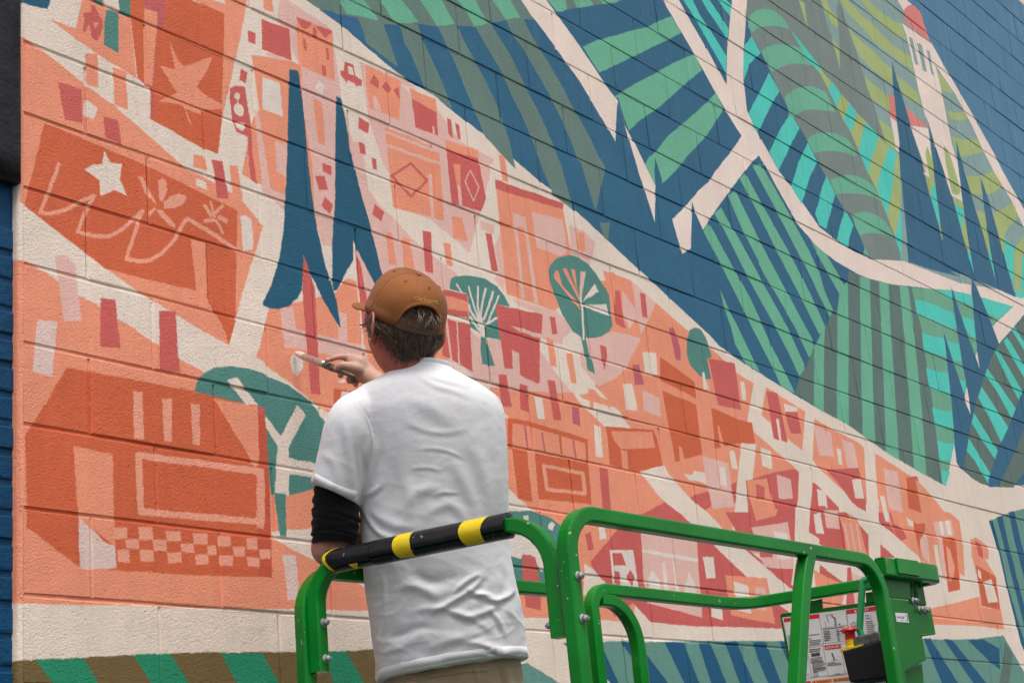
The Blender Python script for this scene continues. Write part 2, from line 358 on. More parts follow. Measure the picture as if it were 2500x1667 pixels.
P sa 00 190,330 300,400 420,490 750,750 790,790 1050,975 1400,1280 1700,1540 1900,1640 2200,1814 2420,2079 2390,2164 2330,2364 2240,2654 2165,2904 2125,3072 2100,3174 1880,3054 1550,2854 1250,2669 940,2444 450,2064 190,1850
P or 01 410,-374 800,-214 1300,-4 1880,280 2180,430 2170,770 2165,1400 2100,1670 2060,1540 1900,1230 1885,720 1750,690 1805,1165 1300,1050 960,960 700,750 450,560 225,380 265,210 320,0
P cr 01 960,-119 1020,-5 1125,0 1100,140 1170,300 1045,240 925,305 915,150 775,55 850,10 940,0
P s2 01 1270,115 1310,110 1340,180 1420,330 1440,380 1340,280
P s2 01 1450,150 1490,125 1530,160 1540,240 1490,350 1460,330
P s2 01 1500,350 1560,300 1640,270 1715,300 1690,370 1600,410 1510,410
P s2 01 1440,430 1490,420 1610,560 1605,590 1550,560 1470,480
P s2 01 1360,490 1365,440 1420,400 1440,420
L s2 11 26 50,340 90,490
L s2 11 32 165,385 95,455
L s2 11 34 0,385 60,480
L s2 11 36 0,525 85,520
L s2 11 38 130,490 200,530
L s2 11 26 105,520 170,640
L s2 01 36 545,0 470,200 395,380 372,450 480,455 640,410 760,340 870,290
L s2 01 36 870,290 790,430 715,620 850,665 1000,670 1120,600 1230,510 1310,430
L s2 01 36 1300,440 1255,580 1160,870 1260,895 1370,890 1480,830 1600,700 1680,560 1720,500 1880,600 2040,700 2170,790
P sa 00 780,495 890,500 905,650 905,815 800,780
P sa 00 1035,620 1155,660 1175,1010 1050,970
P rd 00 530,750 750,820 755,1130 590,1095
P cr 00 800,920 900,1000 855,1105 760,1050 765,960
P rd 00 950,1070 1085,1110 1115,1335 965,1260
P cr 01 1660,0 1780,0 1780,50 1720,40
P cr 01 1800,135 1890,165 1900,240 1800,200
P sa 00 1775,1420 1890,1440 1900,1560 1780,1540
P rd 11 60,-40 160,-24 175,60 220,325 115,310 90,90
P sa 11 230,10 300,20 345,290 345,365 265,340 240,180
P sa 10 525,-60 610,-60 610,0 630,120 540,90
P wh 11 330,480 380,475 430,520 445,700 440,790 355,800
# pink ground
P pk 10 690,-60 740,-60 760,5 950,130 1160,265 1210,600 1250,880 1330,1200 1440,1504 1500,1704 1580,1850 1720,1990 1880,2150 2160,2380 2250,2404 2280,2600 2000,2700 1600,2700 1450,2380 1360,2200 1280,2400 1190,2590 1160,2300 1060,2150 850,2100 850,560 660,190
P cr 10 1185,310 1210,420 1420,570 1500,1080 1560,1250 1640,1504 1700,1594 1710,1984 1600,1874 1500,1744 1430,1504 1330,1200 1250,900 1215,640
P pk 10 1420,570 1500,600 1880,760 2000,900 2130,1000 2350,1300 2655,1464 2650,1504 2580,1744 2520,1984 2440,2304 2430,2324 2310,2204 2080,2024 1880,1930 1730,1880 1700,1594 1640,1504 1560,1250 1500,1080
P cr 10 1800,770 1900,810 2010,960 1880,850
P cr 11 1710,440 1880,440 2080,520 2310,700 2400,800 2300,1030 1880,660 1740,500
P sa 10 425,505 640,540 800,570 885,610 900,1000 985,1504 1000,1750 1000,1940 740,1790 600,1730 480,1680 340,1600 390,1340 430,1140 500,1000 460,700
P pk 10 465,1000 505,1100 570,1504 600,1724 745,1794 740,1940 630,1840 530,1764 480,1250
P pk 10 645,1290 755,1330 750,1620 660,1580
P wh 10 530,705 690,765 715,1075 530,1000
P rd 10 520,180 775,270 795,565 525,455
P rd 10 395,275 465,310 465,410 395,385
P rd 10 330,635 395,665 380,765 320,735
P pk 10 570,480 790,570 550,510
P rd 10 235,810 280,785 370,800 395,950 425,1140 435,1400 485,1694 420,1650 390,1260 290,1215 255,1100 230,900
P cr 10 300,845 325,870 322,905 310,920 312,950 350,975 362,1010 355,1060 325,1070 280,1040 265,990 285,955 303,945 300,915 278,900 275,860
P cr 10 285,1120 360,1125 380,1165 345,1210 290,1170
P sa 10 835,160 1170,290 1190,750 880,610 850,330
P rd 10 835,160 980,215 950,255 910,275 870,240
P rd 10 1010,235 1160,285 1165,305 1100,350 1040,280
P rd 10 985,260 1020,265 1025,350 990,330
P rd 10 900,360 925,370 935,475 905,460
P rd 10 1110,440 1135,450 1140,555 1115,545
P rd 10 1070,595 1110,605 1110,710 1080,700
P wh 10 1040,740 1100,790 1080,870 1015,820
P sa 10 990,910 1075,940 1105,1335 1040,1310
P pk 11 1000,0 1195,0 1190,400 1175,760 1075,740 1020,440
P cr 11 1075,740 1172,760 1165,1060 1130,960
P pk 12 690,-170 810,-200 840,10 930,25 1230,110 1225,-150 1300,-120 1310,130 1480,160 1500,290 1180,250 1040,230 930,200 740,180 715,0
P rd 11 910,820 955,960 1010,1130 1030,1504 1065,2119 980,2109 925,1504 895,1150 900,950
P pk 11 1380,760 1440,860 1640,1250 1640,1504 1450,1504 1400,1080
P cr 11 1290,1045 1365,880 1395,930 1405,1080
P rd 11 1385,780 1440,960 1480,1200 1520,1504 1450,1504 1420,1250 1395,950
L cr 11 14 1400,1080 1425,1300 1455,1700
P pk 11 1290,-200 1440,-200 1500,240 1700,500 1800,640 1880,980 1700,1250 1620,980 1540,640 1450,330 1365,0
P tl 11 775,-864 855,-854 880,-724 910,-454 950,0 990,350 1040,620 1110,930 1170,1130 1210,1270 1250,1510 1200,1440 1080,1240 960,980 910,830 905,960 890,1150 860,1230 780,1300 690,1335 600,1325 540,1300 535,1270 590,1160 640,1030 690,850 730,560 755,0 765,-454
P tl 11 1205,-614 1250,-594 1280,-454 1365,0 1450,330 1540,640 1620,980 1700,1250 1640,1250 1550,1080 1440,870 1365,700 1365,880 1300,1000 1215,1160 1185,1165 1170,1110 1175,700 1195,300 1200,-300
P rd 11 1075,-10 1160,20 1165,105 1085,75
P rd 11 1010,115 1095,115 1130,240 1050,240
P rd 11 1100,305 1175,375 1145,460 1070,390
P rd 10 1415,1080 1515,1135 1500,1225 1415,1180
P rd 10 1415,1305 1470,1325 1480,1425 1430,1410
P rd 10 1535,1445 1575,1460 1580,1560 1545,1550
P rd 11 1560,370 1645,440 1620,530 1535,460
P rd 10 1280,570 1360,600 1380,700 1440,740 1440,795 1400,785 1395,805 1375,770 1310,740 1305,775 1285,740 1245,690 1245,655 1275,650
P cr 10 1310,610 1350,625 1370,700 1320,680
P sa 10 1475,600 1590,650 1800,750 1790,1110 1640,1040 1510,1000 1480,800
P pk 10 1540,880 1575,890 1620,1030 1545,1000
P rd 10 1550,690 1600,750 1590,820 1510,760
P rd 10 1670,740 1715,820 1680,865 1625,800
P rd 10 1780,795 1790,920 1730,830
P sa 21 -225,-334 0,-250 270,-120 280,50 320,520 235,500 0,440 -150,400 -180,100
L pk 20 26 -210,1215 265,1395
L pk 20 26 -210,1335 275,1500
P pk 21 175,90 205,95 230,510 200,500
C rd 21 22 -162,113 15,-4 165,154 15,300
P sa 20 0,815 245,915 250,1035 20,905
P rd 20 20,905 250,1035 262,1245 55,1170
P pk 20 210,1160 230,1165 235,1235 215,1225
P rd 20 345,1085 385,1105 400,1265 360,1240
P rd 20 420,1130 455,1145 470,1285 440,1270
P rd 21 335,-130 628,-50 725,465 600,420 385,365
P sa 21 330,-219 628,-124 628,-50 335,-130
P sa 21 395,0 465,10 465,210 430,190
P pk 21 430,190 465,210 485,385 455,380
C pk 21 10 555,60 635,215 585,345 507,165
P cr 21 740,0 720,250 640,480 560,830 700,800 830,700 800,300 770,0
P sa 21 815,-85 870,-70 910,165 850,160 830,0
P sa 21 390,480 480,495 540,710 400,680
P rd 21 695,630 750,645 815,995 750,975
P pk 21 650,520 770,560 780,650 650,600
P pk 21 -100,560 0,660 130,780 450,1020 380,1100 340,1180 100,1180 -210,1180 -210,700
P rd 21 120,610 200,630 215,1005 145,990
P sa 21 310,725 375,730 400,945 345,935
P sa 11 1665,620 1720,640 1760,930 1690,920
P sa 11 1810,670 1880,690 1925,960 1830,940
P pk 21 830,640 870,980 870,1180 780,1060 820,980 780,760
P sa 21 790,225 1410,415 1490,840 1600,1000 1340,1350 1190,1300 890,1195 850,800
P rd 21 780,145 1415,360 1410,420 790,230
P pk 21 945,450 1065,485 1140,1000 1185,1290 1145,1275 1050,590 985,570 1060,1240 1025,1225
P pk 21 1120,440 1410,515 1450,800 1400,850 1330,830 1165,770
P pk 21 1470,560 1600,620 1700,720 1690,800 1650,940 1480,830
P sa 21 1540,630 1600,640 1610,810 1555,800
# pink bands below B4
P pk 21 940,1230 1160,1300 1350,1350 1500,1500 1450,1568 1350,1650 1215,1600 1200,1380 1000,1300
# region 3, coral right
P sa 32 -160,-434 155,-434 380,-229 640,0 890,190 1130,420 1280,510 1220,860 1290,960 1690,1310 1690,1568 1500,2100 900,2000 -300,2300 -650,1900 -700,1100 -80,905 160,920 60,790 -180,540 -160,100
P sa 22 730,545 1350,600 1490,590 1560,690 1800,910 2100,930 2100,2400 1350,2250 900,1568 860,800
P sa S 590,1483 760,1487 900,1491 1270,1507 1400,1508 1545,1518 1560,1400 1500,1250 1700,1200 1300,1100 1000,1100 900,1250 500,1250
P rd S 1441,1371 1512,1286 1560,1245 1622,1220 1762,1286 1941,1435 1960,1540 1903,1533 1700,1528 1588,1518 1545,1470 1500,1505 1456,1410
P rd S 1470,1503 1436,1480 1440,1500
P sa S 1372,1262 1440,1240 1600,1195 1640,1216 1500,1290 1480,1320 1441,1371 1400,1400 1395,1330
P cr 22 860,770 905,810 905,830 870,830
P cr 22 910,1470 1010,1568 1230,1760 900,1760
P pk 22 560,20 650,110 830,110 1195,90 1215,60 1190,200 1330,400 1480,590 1350,600 850,560 600,470 450,300
P pk 22 1220,0 1440,-60 1400,160 1360,140 1300,110
P pk 22 1640,100 1880,30 2120,100 1990,370 1880,470 1730,540 1640,440 1570,350 1560,270
P sa 21 1780,980 1880,1000 1900,1200 1880,1300 1820,1150
P gs 21 1290,930 1360,860 1480,835 1560,860 1640,920 1700,990 1800,1140 1870,1260 1882,1400 1860,1490 1840,1530 1760,1590 1660,1600 1580,1590 1500,1540 1400,1380 1320,1170 1280,1010
P gs 22 1570,70 1615,70 1640,200 1690,370 1700,425 1630,390 1610,250
P sa 21 1350,970 1370,990 1400,1110 1550,1270 1575,1350 1330,1050 1325,1010
P sa 21 1405,960 1440,955 1550,1200 1560,1260
P sa 21 1480,965 1520,970 1550,1200
P pk 21 1570,985 1620,990 1580,1240 1560,1220
P c2 21 1700,1095 1740,1175 1590,1260
P wh 21 1590,1290 1810,1290 1835,1400 1600,1310
L c2 21 16 1565,1220 1585,1300 1600,1610
P gs 21 365,1150 380,1050 430,1030 560,1025 690,1055 800,1120 870,1210 920,1310 790,1290 830,1615 700,1595 600,1540 555,1500 535,1220 520,1190
P rd 21 310,1150 530,1200 545,1420 310,1360
P sa 21 330,1205 530,1260 540,1360 330,1325
P rd 22 310,-90 555,-30 575,400 300,250
P pk 22 320,-100 345,-80 400,360 375,300
P pk 22 425,-70 437,-70 465,360 450,350
L wh 21 16 640,1440 600,1330 540,1120
L wh 21 18 640,1400 625,1300 628,1125
L wh 21 20 650,1400 670,1270 700,1145
L wh 21 20 680,1430 730,1300 765,1175
L wh 21 18 720,1450 780,1310 820,1210
L wh 21 22 680,1480 740,1450 800,1415
L wh 21 20 620,1440 560,1350 545,1290
L wh 21 22 640,1530 580,1440 555,1400
L wh 21 18 640,1560 590,1530 560,1510
L wh 21 16 480,1180 430,1100
P wh 21 620,1400 665,1400 700,1560 690,1590 650,1585
P gs 22 655,80 700,100 780,355 665,330 650,200
P rd 22 790,-214 1220,-124 1215,60 1195,100 1190,500 1175,515 1015,440 1000,235 935,205 945,380 870,375 815,0
P pk 22 925,-20 1220,60 1195,95 1000,30
P rd 22 810,430 885,430 940,725 850,725
P rd 22 1005,515 1075,530 1105,775 1020,745
P rd 22 1265,475 1330,485 1395,850 1320,845
P mv 22 1490,720 1555,730 1565,905 1495,880
P rd 21 1285,1400 1335,1405 1360,1568 1310,1560
P sa 22 1255,85 1320,110 1350,360 1290,350
P sa 22 1430,235 1490,240 1530,515 1480,505
P wh 22 1145,635 1215,645 1245,840 1175,830
P wh 22 1690,890 1755,910 1780,1190 1710,1180
P rd 22 1745,155 1805,175 1830,405 1780,390
P sa 22 1560,615 1640,600 1640,560 1700,575 1740,630 1830,670 1900,690 1900,740 1840,720 1830,760 1820,720 1690,680 1680,740 1660,740 1650,670 1570,640
L or 22 42 925,1100 925,850 1100,880 1380,965 1620,1040 
L or 22 22 1620,1040 1635,1240
L mv 22 16 1060,900 1085,1105
L mv 22 16 1215,960 1240,1130
L or 22 20 1380,990 1395,1150
L mv 22 16 1500,1030 1525,1185
P or 22 940,1090 1080,1130 1130,1600 1000,1568
P or 22 1150,1150 1640,1240 1670,1620 1190,1568
C s2 22 34 1232,1262 1590,1335 1610,1520 1265,1480
P rd 22 1740,1280 1815,1290 1850,1700 1775,1700
P or 32 -80,905 360,935 390,1000 450,1260 240,1320 0,1270 -40,1250 -60,1000
P sa 32 0,945 350,955 380,1100 60,1110 0,1030 -30,950
P sa 32 60,1120 120,1130 130,1300 80,1290
P pk 32 0,30 240,100 110,370 0,470 -100,400
P pk 31 155,1070 380,1280 250,1568 200,1400 180,1180
P sa 31 -60,1000 0,1010 155,1070 180,1180 200,1400 100,1500 -20,1500
P rd 31 10,1160 50,1160 90,1470 110,1510 30,1480 5,1440
P pk 31 70,1160 130,1240 190,1330 200,1420 130,1520 80,1350
P rd 31 235,1180 285,1190 305,1415 260,1400
P mv 32 500,0 545,0 605,200 605,300 560,290
P cr 32 260,225 380,230 395,440 280,410
P mv 32 165,335 230,340 270,520 190,525
P cr 32 75,515 165,515 215,755 105,755
P pk 32 260,570 410,640 430,820 270,760
P or 32 415,265 700,470 735,510 750,650 600,570 420,480
P or 32 440,575 750,705 805,1160 640,1205 620,1100 590,1080 600,1225 560,1230
P or 32 885,730 1130,840 1265,870 1295,1060 1170,1055 1100,1070 1010,1085 960,900 945,900 975,1100 930,1110
P gs 32 690,20 740,0 790,15 840,90 870,180 895,270 850,280 890,470 830,470 780,440 690,340 660,240 665,120
P cr 32 800,410 830,410 865,570 815,575
P rd 32 860,280 1105,325 1165,755 950,710 880,350
P cr 32 1155,490 1195,500 1215,670 1175,655
P sa 32 1395,545 1755,770 1725,1125 1590,1015 1590,1050 1460,1010 1440,880 1350,800
P rd 32 1395,580 1500,600 1590,1050 1465,1015
P cr 32 1485,830 1510,840 1545,1100 1510,1010
P cr 32 1555,695 1680,730 1680,770 1570,770
P rd 32 1570,770 1680,770 1720,970 1625,970 1590,880
P sa 42 -40,830 0,860 380,1065 410,1100 430,1400 440,1620 300,1570 0,1290 -60,1210
P pk 42 -50,900 0,915 110,960 135,1180 0,1170
P pk 42 210,1020 320,1060 360,1285 260,1280
P cr 42 160,1100 200,1115 215,1255 180,1250
P rd 42 60,1300 360,1285 385,1380 430,1600 430,1700 300,1600 180,1430
P cr 42 300,1390 385,1385 415,1570 330,1560
P rd 32 1210,1400 1490,1320 1650,1295 1695,1325 1675,1700 1600,2100 1240,2000
P sa 32 1215,1400 1400,1380 1450,1568 1490,1700 1300,1760 1240,1568
P rd 32 1300,1430 1380,1460 1380,1568 1305,1568
P pk 32 1490,1340 1620,1390 1640,1568 1510,1568
P rd 32 1820,1410 1880,1460 1930,1620 1900,1950 1790,1870
P rd 42 -60,1410 0,1460 180,1640 180,1850 450,2000 450,1900 360,1800 -90,1800
P cr 42 -20,1480 60,1500 80,1690 0,1690
P cr 42 0,1460 50,1475 270,1600 460,1700 430,1850 170,1640
P cr 32 635,1340 720,1350 730,1310 830,1330 850,1440 750,1400 690,1400
P rd 32 700,1545 860,1500 900,1620 800,1700 700,1640
P rd 32 1070,1440 1125,1410 1115,1600 1090,1600
P pk 32 805,1175 1045,1240 1090,1568 1100,1640 900,1660 830,1350
P cr 32 965,1275 1015,1280 1030,1450 975,1440
P cr 32 1055,1130 1080,1115 1105,1140 1135,1305 1080,1290
P cr 32 1345,1095 1440,1130 1450,1300 1355,1265
P cr 32 1165,1060 1305,1070 1285,1240 1270,1390 1205,1400 1240,1690 1225,1860 1080,1850 1100,1690 1115,1568 1140,1300
# lower-centre town (bottom band down to the cream strip)
P rd L2 1610,200 1660,180 1690,340 1640,350
P wh L2 1735,130 1790,140 1805,240 1740,245
P rd S 1770,1250 1850,1250 1850,1325 1800,1300
P cr S 1562,1151 1622,1135 1633,1156 1686,1217 1726,1250 1763,1287 1822,1343 1872,1386 1931,1436 1960,1470 2010,1540 1960,1540 1936,1500 1875,1455 1827,1410 1777,1364 1739,1327 1684,1274 1657,1250 1614,1217
P pk L3 245,150 755,230 780,640 800,760 810,965 300,830 270,620
L wh L3 34 270,350 520,400 760,440
P wh L3 440,460 470,455 500,740 465,720
P wh L3 540,450 560,470 600,740 570,740
P wh L3 350,530 420,620 430,720 300,690 315,590
P wh L3 680,540 730,640 760,760 640,740
P cr L3 810,405 910,410 930,600 845,605
P sa L3 1015,575 1400,605 1480,1020 1280,990 1070,940
P wh L3 1095,630 1230,670 1255,930 1130,900
P pk L3 1290,690 1390,695 1400,900 1310,890
P wh L3 885,770 980,770 995,990 890,955
P wh S 1488,1342 1547,1342 1560,1436 1496,1425
P rd S 1495,1348 1520,1350 1529,1380 1500,1379
P rd L3 110,590 150,525 190,600 160,680
P rd L3 0,530 50,545 60,600 50,680 0,650
P sa L3 1270,-20 1500,-30 1480,30 1300,80
P rd L3 1240,-20 1270,0 1300,80 1490,30 1650,0 1660,260 1600,400 1340,400 1225,250
P pk L3 1260,140 1590,90 1640,400 1640,510 1380,500 1310,350
P wh L3 1460,170 1590,200 1620,430 1500,430
P rd L3 1330,360 1455,370 1455,415 1340,410
P rd L3 1400,510 1640,515 1615,700
P cr L3 1660,-40 1800,-40 1780,180 1900,260 2000,400 1900,500 1650,420
P rd L3 1800,-60 1930,-60 2100,150 2300,300 2340,400 2130,330 1880,240 1785,180
P wh L3 1830,20 1890,30 1925,200 1850,190
P rd L4 0,0 180,0 250,0 450,240 455,420 300,420 0,290
P pk L4 45,-20 170,-20 190,155 65,140
P wh L4 -50,20 10,0 45,200 -30,190
P sa L4 180,20 350,60 440,400 250,420 230,200
L pk L4 14 230,100 280,380
L pk L4 14 285,100 335,380
L pk L4 14 340,110 390,400
P rd L4 250,0 350,60 300,40
P sa L4 550,-200 700,-180 900,-50 1030,-20 1200,0 1290,80 1320,300 1335,590 1290,560 1295,710 1190,730 1160,560 1000,500 900,400 700,220 550,80
P rd L4 545,0 590,0 610,90 640,90 700,210 600,140 550,80
P cr L4 590,0 640,0 645,90 610,80
P rd L4 640,0 660,0 690,100 760,150 805,240 750,260 700,210
P cr L4 790,0 860,0 865,135 820,120
P pk L4 600,-400 740,-370 780,-120 650,-120
P mv L4 820,-330 900,-330 960,-60 840,-60
P or L4 850,0 970,0 975,180 920,250 925,400 960,490 940,480 880,200
P pk L4 975,170 1000,300 1020,490 950,400 920,260
P pk L4 1030,15 1210,45 1240,220 1080,230
P c2 L4 1090,25 1120,30 1150,210 1120,205
P c2 L4 1150,40 1195,50 1220,210 1180,205
P or L4 1130,230 1250,235 1295,710 1190,730 1160,560
P cr L4 1045,300 1080,300 1130,590 1075,500
P pk L4 1085,230 1120,240 1180,640 1130,600
P s2 L4 1160,300 1200,350 1240,500 1230,600 1200,640 1180,500
P sa L4 1390,250 1440,225 1550,310 1555,430 1520,430 1620,590 1660,890 1490,860 1460,640 1400,400
P rd L4 1430,250 1490,300 1505,420 1460,400
P or L4 1435,480 1620,590 1660,890 1490,860
P cr L4 1455,520 1480,540 1490,620 1460,590
P cr L4 1505,640 1580,610 1640,820 1550,830
P sa L4 1030,880 1250,830 1470,770 1490,870 1665,890 1700,1075 1450,1040 1070,1030 900,1030
P rd L4 560,290 700,420 560,410
P rd L4 0,480 250,660 0,700
P sa L4 -60,520 0,560 250,670 200,900 0,900
P rd L4 260,510 290,500 330,700 330,880 250,860
P pk L4 300,560 420,600 440,860 330,860
P sa 42 515,1150 750,1300 900,1400 1050,1560 1160,1700 1250,1760 900,1800 540,1568 520,1300
P pk 42 590,1290 720,1320 770,1700 640,1650
P or 42 800,1370 880,1370 940,1700 820,1650
P cr 42 560,1540 600,1545 640,1750 590,1700
# lower right stripes
P gt L4 1560,80 1750,0 2100,-90 2100,1700 2000,1500 1870,1240 1720,650 1640,340
P tb L4 1560,75 1590,70 1640,250 1740,700 1880,1180 1980,1500 1850,1200 1710,640 1640,330
P tb L4 1630,45 1680,30 1740,300 1880,850 1980,1250 1960,1350 1760,560
P tb L4 1740,0 1790,-10 1860,300 2000,800 2000,1050 1790,250
P gt L4 940,1160 1180,1170 1450,1160 1690,1130 1880,1460 2100,1900 940,1900
P tb L4 960,1160 1020,1155 1280,1568 1480,1900 1300,1900 1130,1568
P tb L4 1140,1160 1220,1170 1540,1568 1800,1900 1640,1900 1420,1568
P tb L4 1370,1170 1510,1165 1660,1250 1660,1440 1590,1390
P gd L4 1700,1180 1775,1300 1740,1568 1700,1900 1600,1900 1650,1568 1690,1350
P gt L3 -470,1200 -130,1190 60,1180 290,1190 900,1180 1560,1180 2840,1165 2840,1900 400,1900 0,1540 -180,1420
P gt L2 1080,1380 1380,1568 1700,1760 1000,1760 1000,1400
P tb L3 -200,1195 -130,1190 40,1568 100,1700 0,1600 -180,1420
P tb L3 -470,1200 -370,1200 -430,1230
P tb L3 60,1185 180,1190 340,1360 490,1568 600,1760 400,1760 320,1568 200,1400
P tb L3 460,1190 630,1190 680,1300 780,1568 860,1760 720,1760 640,1568 560,1400
P tb L3 770,1200 880,1200 1030,1568 1100,1760 970,1760 890,1568 800,1290
P tb L3 1010,1190 1130,1185 1160,1280 1280,1568 1350,1760 1220,1760 1150,1568 1060,1310
P tb L3 1270,1190 1390,1190 1440,1330 1530,1568 1600,1760 1480,1760 1410,1568 1320,1350
P tb L3 1520,1185 1640,1185 1780,1568 1860,1760 1740,1760 1660,1568
P tb L3 1800,1185 1920,1185 2060,1568 2140,1760 2020,1760 1940,1568
P tb L3 2080,1185 2200,1185 2340,1568 2420,1760 2300,1760 2220,1568
P tb L3 2360,1185 2480,1185 2620,1568 2700,1760 2580,1760 2500,1568
P ob S 40,1611 53,1611 130,1607 330,1597 500,1592 729,1590 860,1588 915,1583 1000,1570 1100,1590 1180,1667 1180,1740 40,1740
P gn S 86,1609 205,1605 240,1667 270,1740 170,1740 130,1667
P gn S 325,1598 416,1594 465,1667 510,1740 420,1740 370,1667
P gn S 540,1593 643,1594 683,1667 720,1740 620,1740 580,1667
P gn S 790,1590 845,1588 891,1667 930,1740 860,1740 815,1667
# left lower town
P cr 12 -10,-160 265,0 270,-40 550,-20 545,0 500,160 465,270 600,370 780,500 980,670 1160,800 1300,1000 1120,900 980,690 780,530 560,430 400,375 250,358 80,365 0,410 -240,282 0,50 215,170 265,0
P wh 12 800,235 870,235 900,290 910,380 880,400 850,445 810,400 785,310
P wh 12 1225,480 1295,470 1295,500 1240,500
P or 12 1185,555 1500,600 1300,700 1185,750
P wh 12 1255,580 1340,590 1250,640
P or 02 610,370 830,400 1880,605 2370,715 2435,740 2480,1568 2485,1700 2495,2290 1880,2272 1070,2224 730,2194 245,1829 240,1500 225,1000 330,840
P sa 02 1965,650 2370,715 2380,1250 2340,1290 2300,1200
P gs 12 -100,580 -60,470 0,410 80,365 250,358 400,375 560,430 780,530 980,680 1100,860 1180,1000 1200,1300 1100,1450 850,1520 780,1530 640,1530 610,1530 575,1200 555,900 550,750 490,715 0,610
P o2 12 490,715 555,740 600,1500 605,1692 615,2292 500,2285 470,1320 510,1250 495,1000
P sa 12 475,1330 525,1330 550,1700 545,1840 480,1830
P rd 12 490,715 555,740 550,800 490,790
P cr 12 200,480 290,455 495,710 380,705
P cr 12 555,805 700,990 850,705 930,800 850,950 770,1100 770,1190 1060,1255 1060,1375 775,1345 770,1535 640,1530 670,1090 560,910
P gs L1 640,-180 745,-170 745,0 750,220 690,215 660,0
P s2 02 1215,580 1305,585 1320,1025 1230,1020
P s2 02 1480,650 1575,655 1575,1045 1505,1040
P s2 02 1745,695 1830,700 1835,1080 1770,1070
P sa 02 675,1085 1035,1160 1040,1504 1060,2000 720,1740 695,1504
P wp L0 720,235 850,340 960,460 1055,490 1070,700 850,715 735,700
C s2 02 62 1270,1168 1440,1192 1880,1248 2400,1318 2405,1775 1880,1735 1295,1690
P s2 L0 1050,330 1165,325 1175,428 1055,432
P s2 L0 1265,320 1400,320 1408,438 1280,440
P s2 L0 1520,360 1655,360 1662,455 1530,458
P s2 L0 1770,380 1905,385 1910,480 1785,485
P s2 L0 1150,437 1283,435 1280,525 1162,520
P s2 L0 1400,440 1525,440 1532,545 1412,540
P s2 L0 1655,475 1780,475 1788,555 1670,552
P s2 L0 1900,492 1985,490 1990,577 1910,575
P s2 L0 2000,403 2118,405 2122,498 2010,500
P s2 L0 2255,425 2362,425 2368,533 2265,530
P s2 L0 2135,505 2250,505 2250,593 2145,590
P s2 L0 2380,528 2480,530 2482,618 2390,615
P s2 L0 1075,530 1185,532 1195,645 1080,645
P s2 L0 1280,530 1410,535 1415,640 1290,640
P s2 L0 1535,555 1665,552 1670,650 1545,650
P s2 L0 1790,570 1915,575 1918,665 1800,670
P s2 L0 2015,583 2135,585 2142,678 2025,680
P s2 L0 2265,598 2380,600 2382,688 2275,688
P cr L1 610,185 750,160 1000,150 1200,150 1200,520 1080,470 860,370 700,280 620,230
P gs L1 675,100 748,100 750,220 690,215
P wp L1 710,390 830,390 860,660 870,800 765,805
P cr L1 1390,630 1500,640 1500,720
P pk 01 515,840 600,830 700,930 720,1200 750,1440 590,1450 545,1150 510,880
P wp 02 345,-80 530,-50 500,200 480,450 300,400 320,150
P rd 02 925,-270 1060,-260 1080,-30 1105,190 920,175
P rd 02 1455,-155 1610,-145 1620,100 1650,410 1465,385
# palm behind the rail gap
P gs S 1200,1260 1244,1248 1295,1246 1346,1265 1385,1295 1410,1350 1400,1430 1240,1430 1200,1400
P wh L2 900,200 970,200 1040,215 1040,150 1080,160 1110,280 1180,330 1230,380 1260,480 1220,550 1170,480 1100,390 1030,400 1020,430 900,390
P wh L2 1040,30 1090,30 1090,70 1050,70
P wh L2 1270,120 1300,85 1330,110 1310,170 1270,150
P rd L2 1035,380 1150,410 1170,490 1200,640 1205,900 1070,870 1040,640
P cr S 1000,1508 1270,1507 1400,1507 1470,1512 1545,1518 1570,1560 1400,1565 1180,1560 1000,1550
P cr L2 1600,470 1680,520 1820,665 1700,800 1600,760
P gd 42 1650,150 1720,80 1690,110

"""
OFF={'00':(0,0),'10':(1880,0),'20':(3760,0),'30':(5640,0),'40':(7520,0),
'01':(0,1504),'11':(1880,1504),'21':(3760,1504),'31':(5640,1504),'41':(7520,1504),
'02':(0,3008),'12':(1880,3008),'22':(3760,3008),'32':(5640,3008),'42':(7520,3008),
'L0':(0,4512),'L1':(1880,4700),'L2':(3760,4700),'L3':(5640,4700),'L4':(7520,4700)}
def h2l(h): return tuple(((int(h[i:i+2],16)/255+.055)/1.055)**2.4 for i in(0,2,4))
PAL={'cr':'DFCFC2','c2':'E8D3C9','wh':'DDCFC7','wp':'DABFB8','sa':'E29377','s2':'E39D86','or':'C86446','o2':'BE5A44','rd':'C4605C','r2':'D67F78','pk':'DBB2A8','mv':'B8606A',
'tl':'24566E','nv':'2E607C','nb':'34648A','n2':'4A7894','gg':'647C74','gr':'76837E','gv':'5C726C','gd':'5A6E66','gb':'859E9A','mt':'6CAC90','tq':'54C4B6','ol':'A2B074','sg':'6CA288','gs':'52827A','gt':'648C82','tb':'1C5474','ob':'6E5C3C','gn':'2E8464'}
def parse(txt):
    out=[]
    for ln in txt.split('\n'):
        if not ln or ln[0]=='#': continue
        s=ln.split(); kind,col,fr=s[:3]; w=0; k=3
        if kind!='P': w=float(s[3])/3.76; k=4
        a=1.0
        if '*' in col: col,aa=col.split('*'); a=float(aa)
        p=np.array([[float(v) for v in q.split(',')] for q in s[k:]])
        if fr!='S': p=(p+np.array(OFF[fr]))/3.76
        out.append((kind,col,a,w,p))
    return out
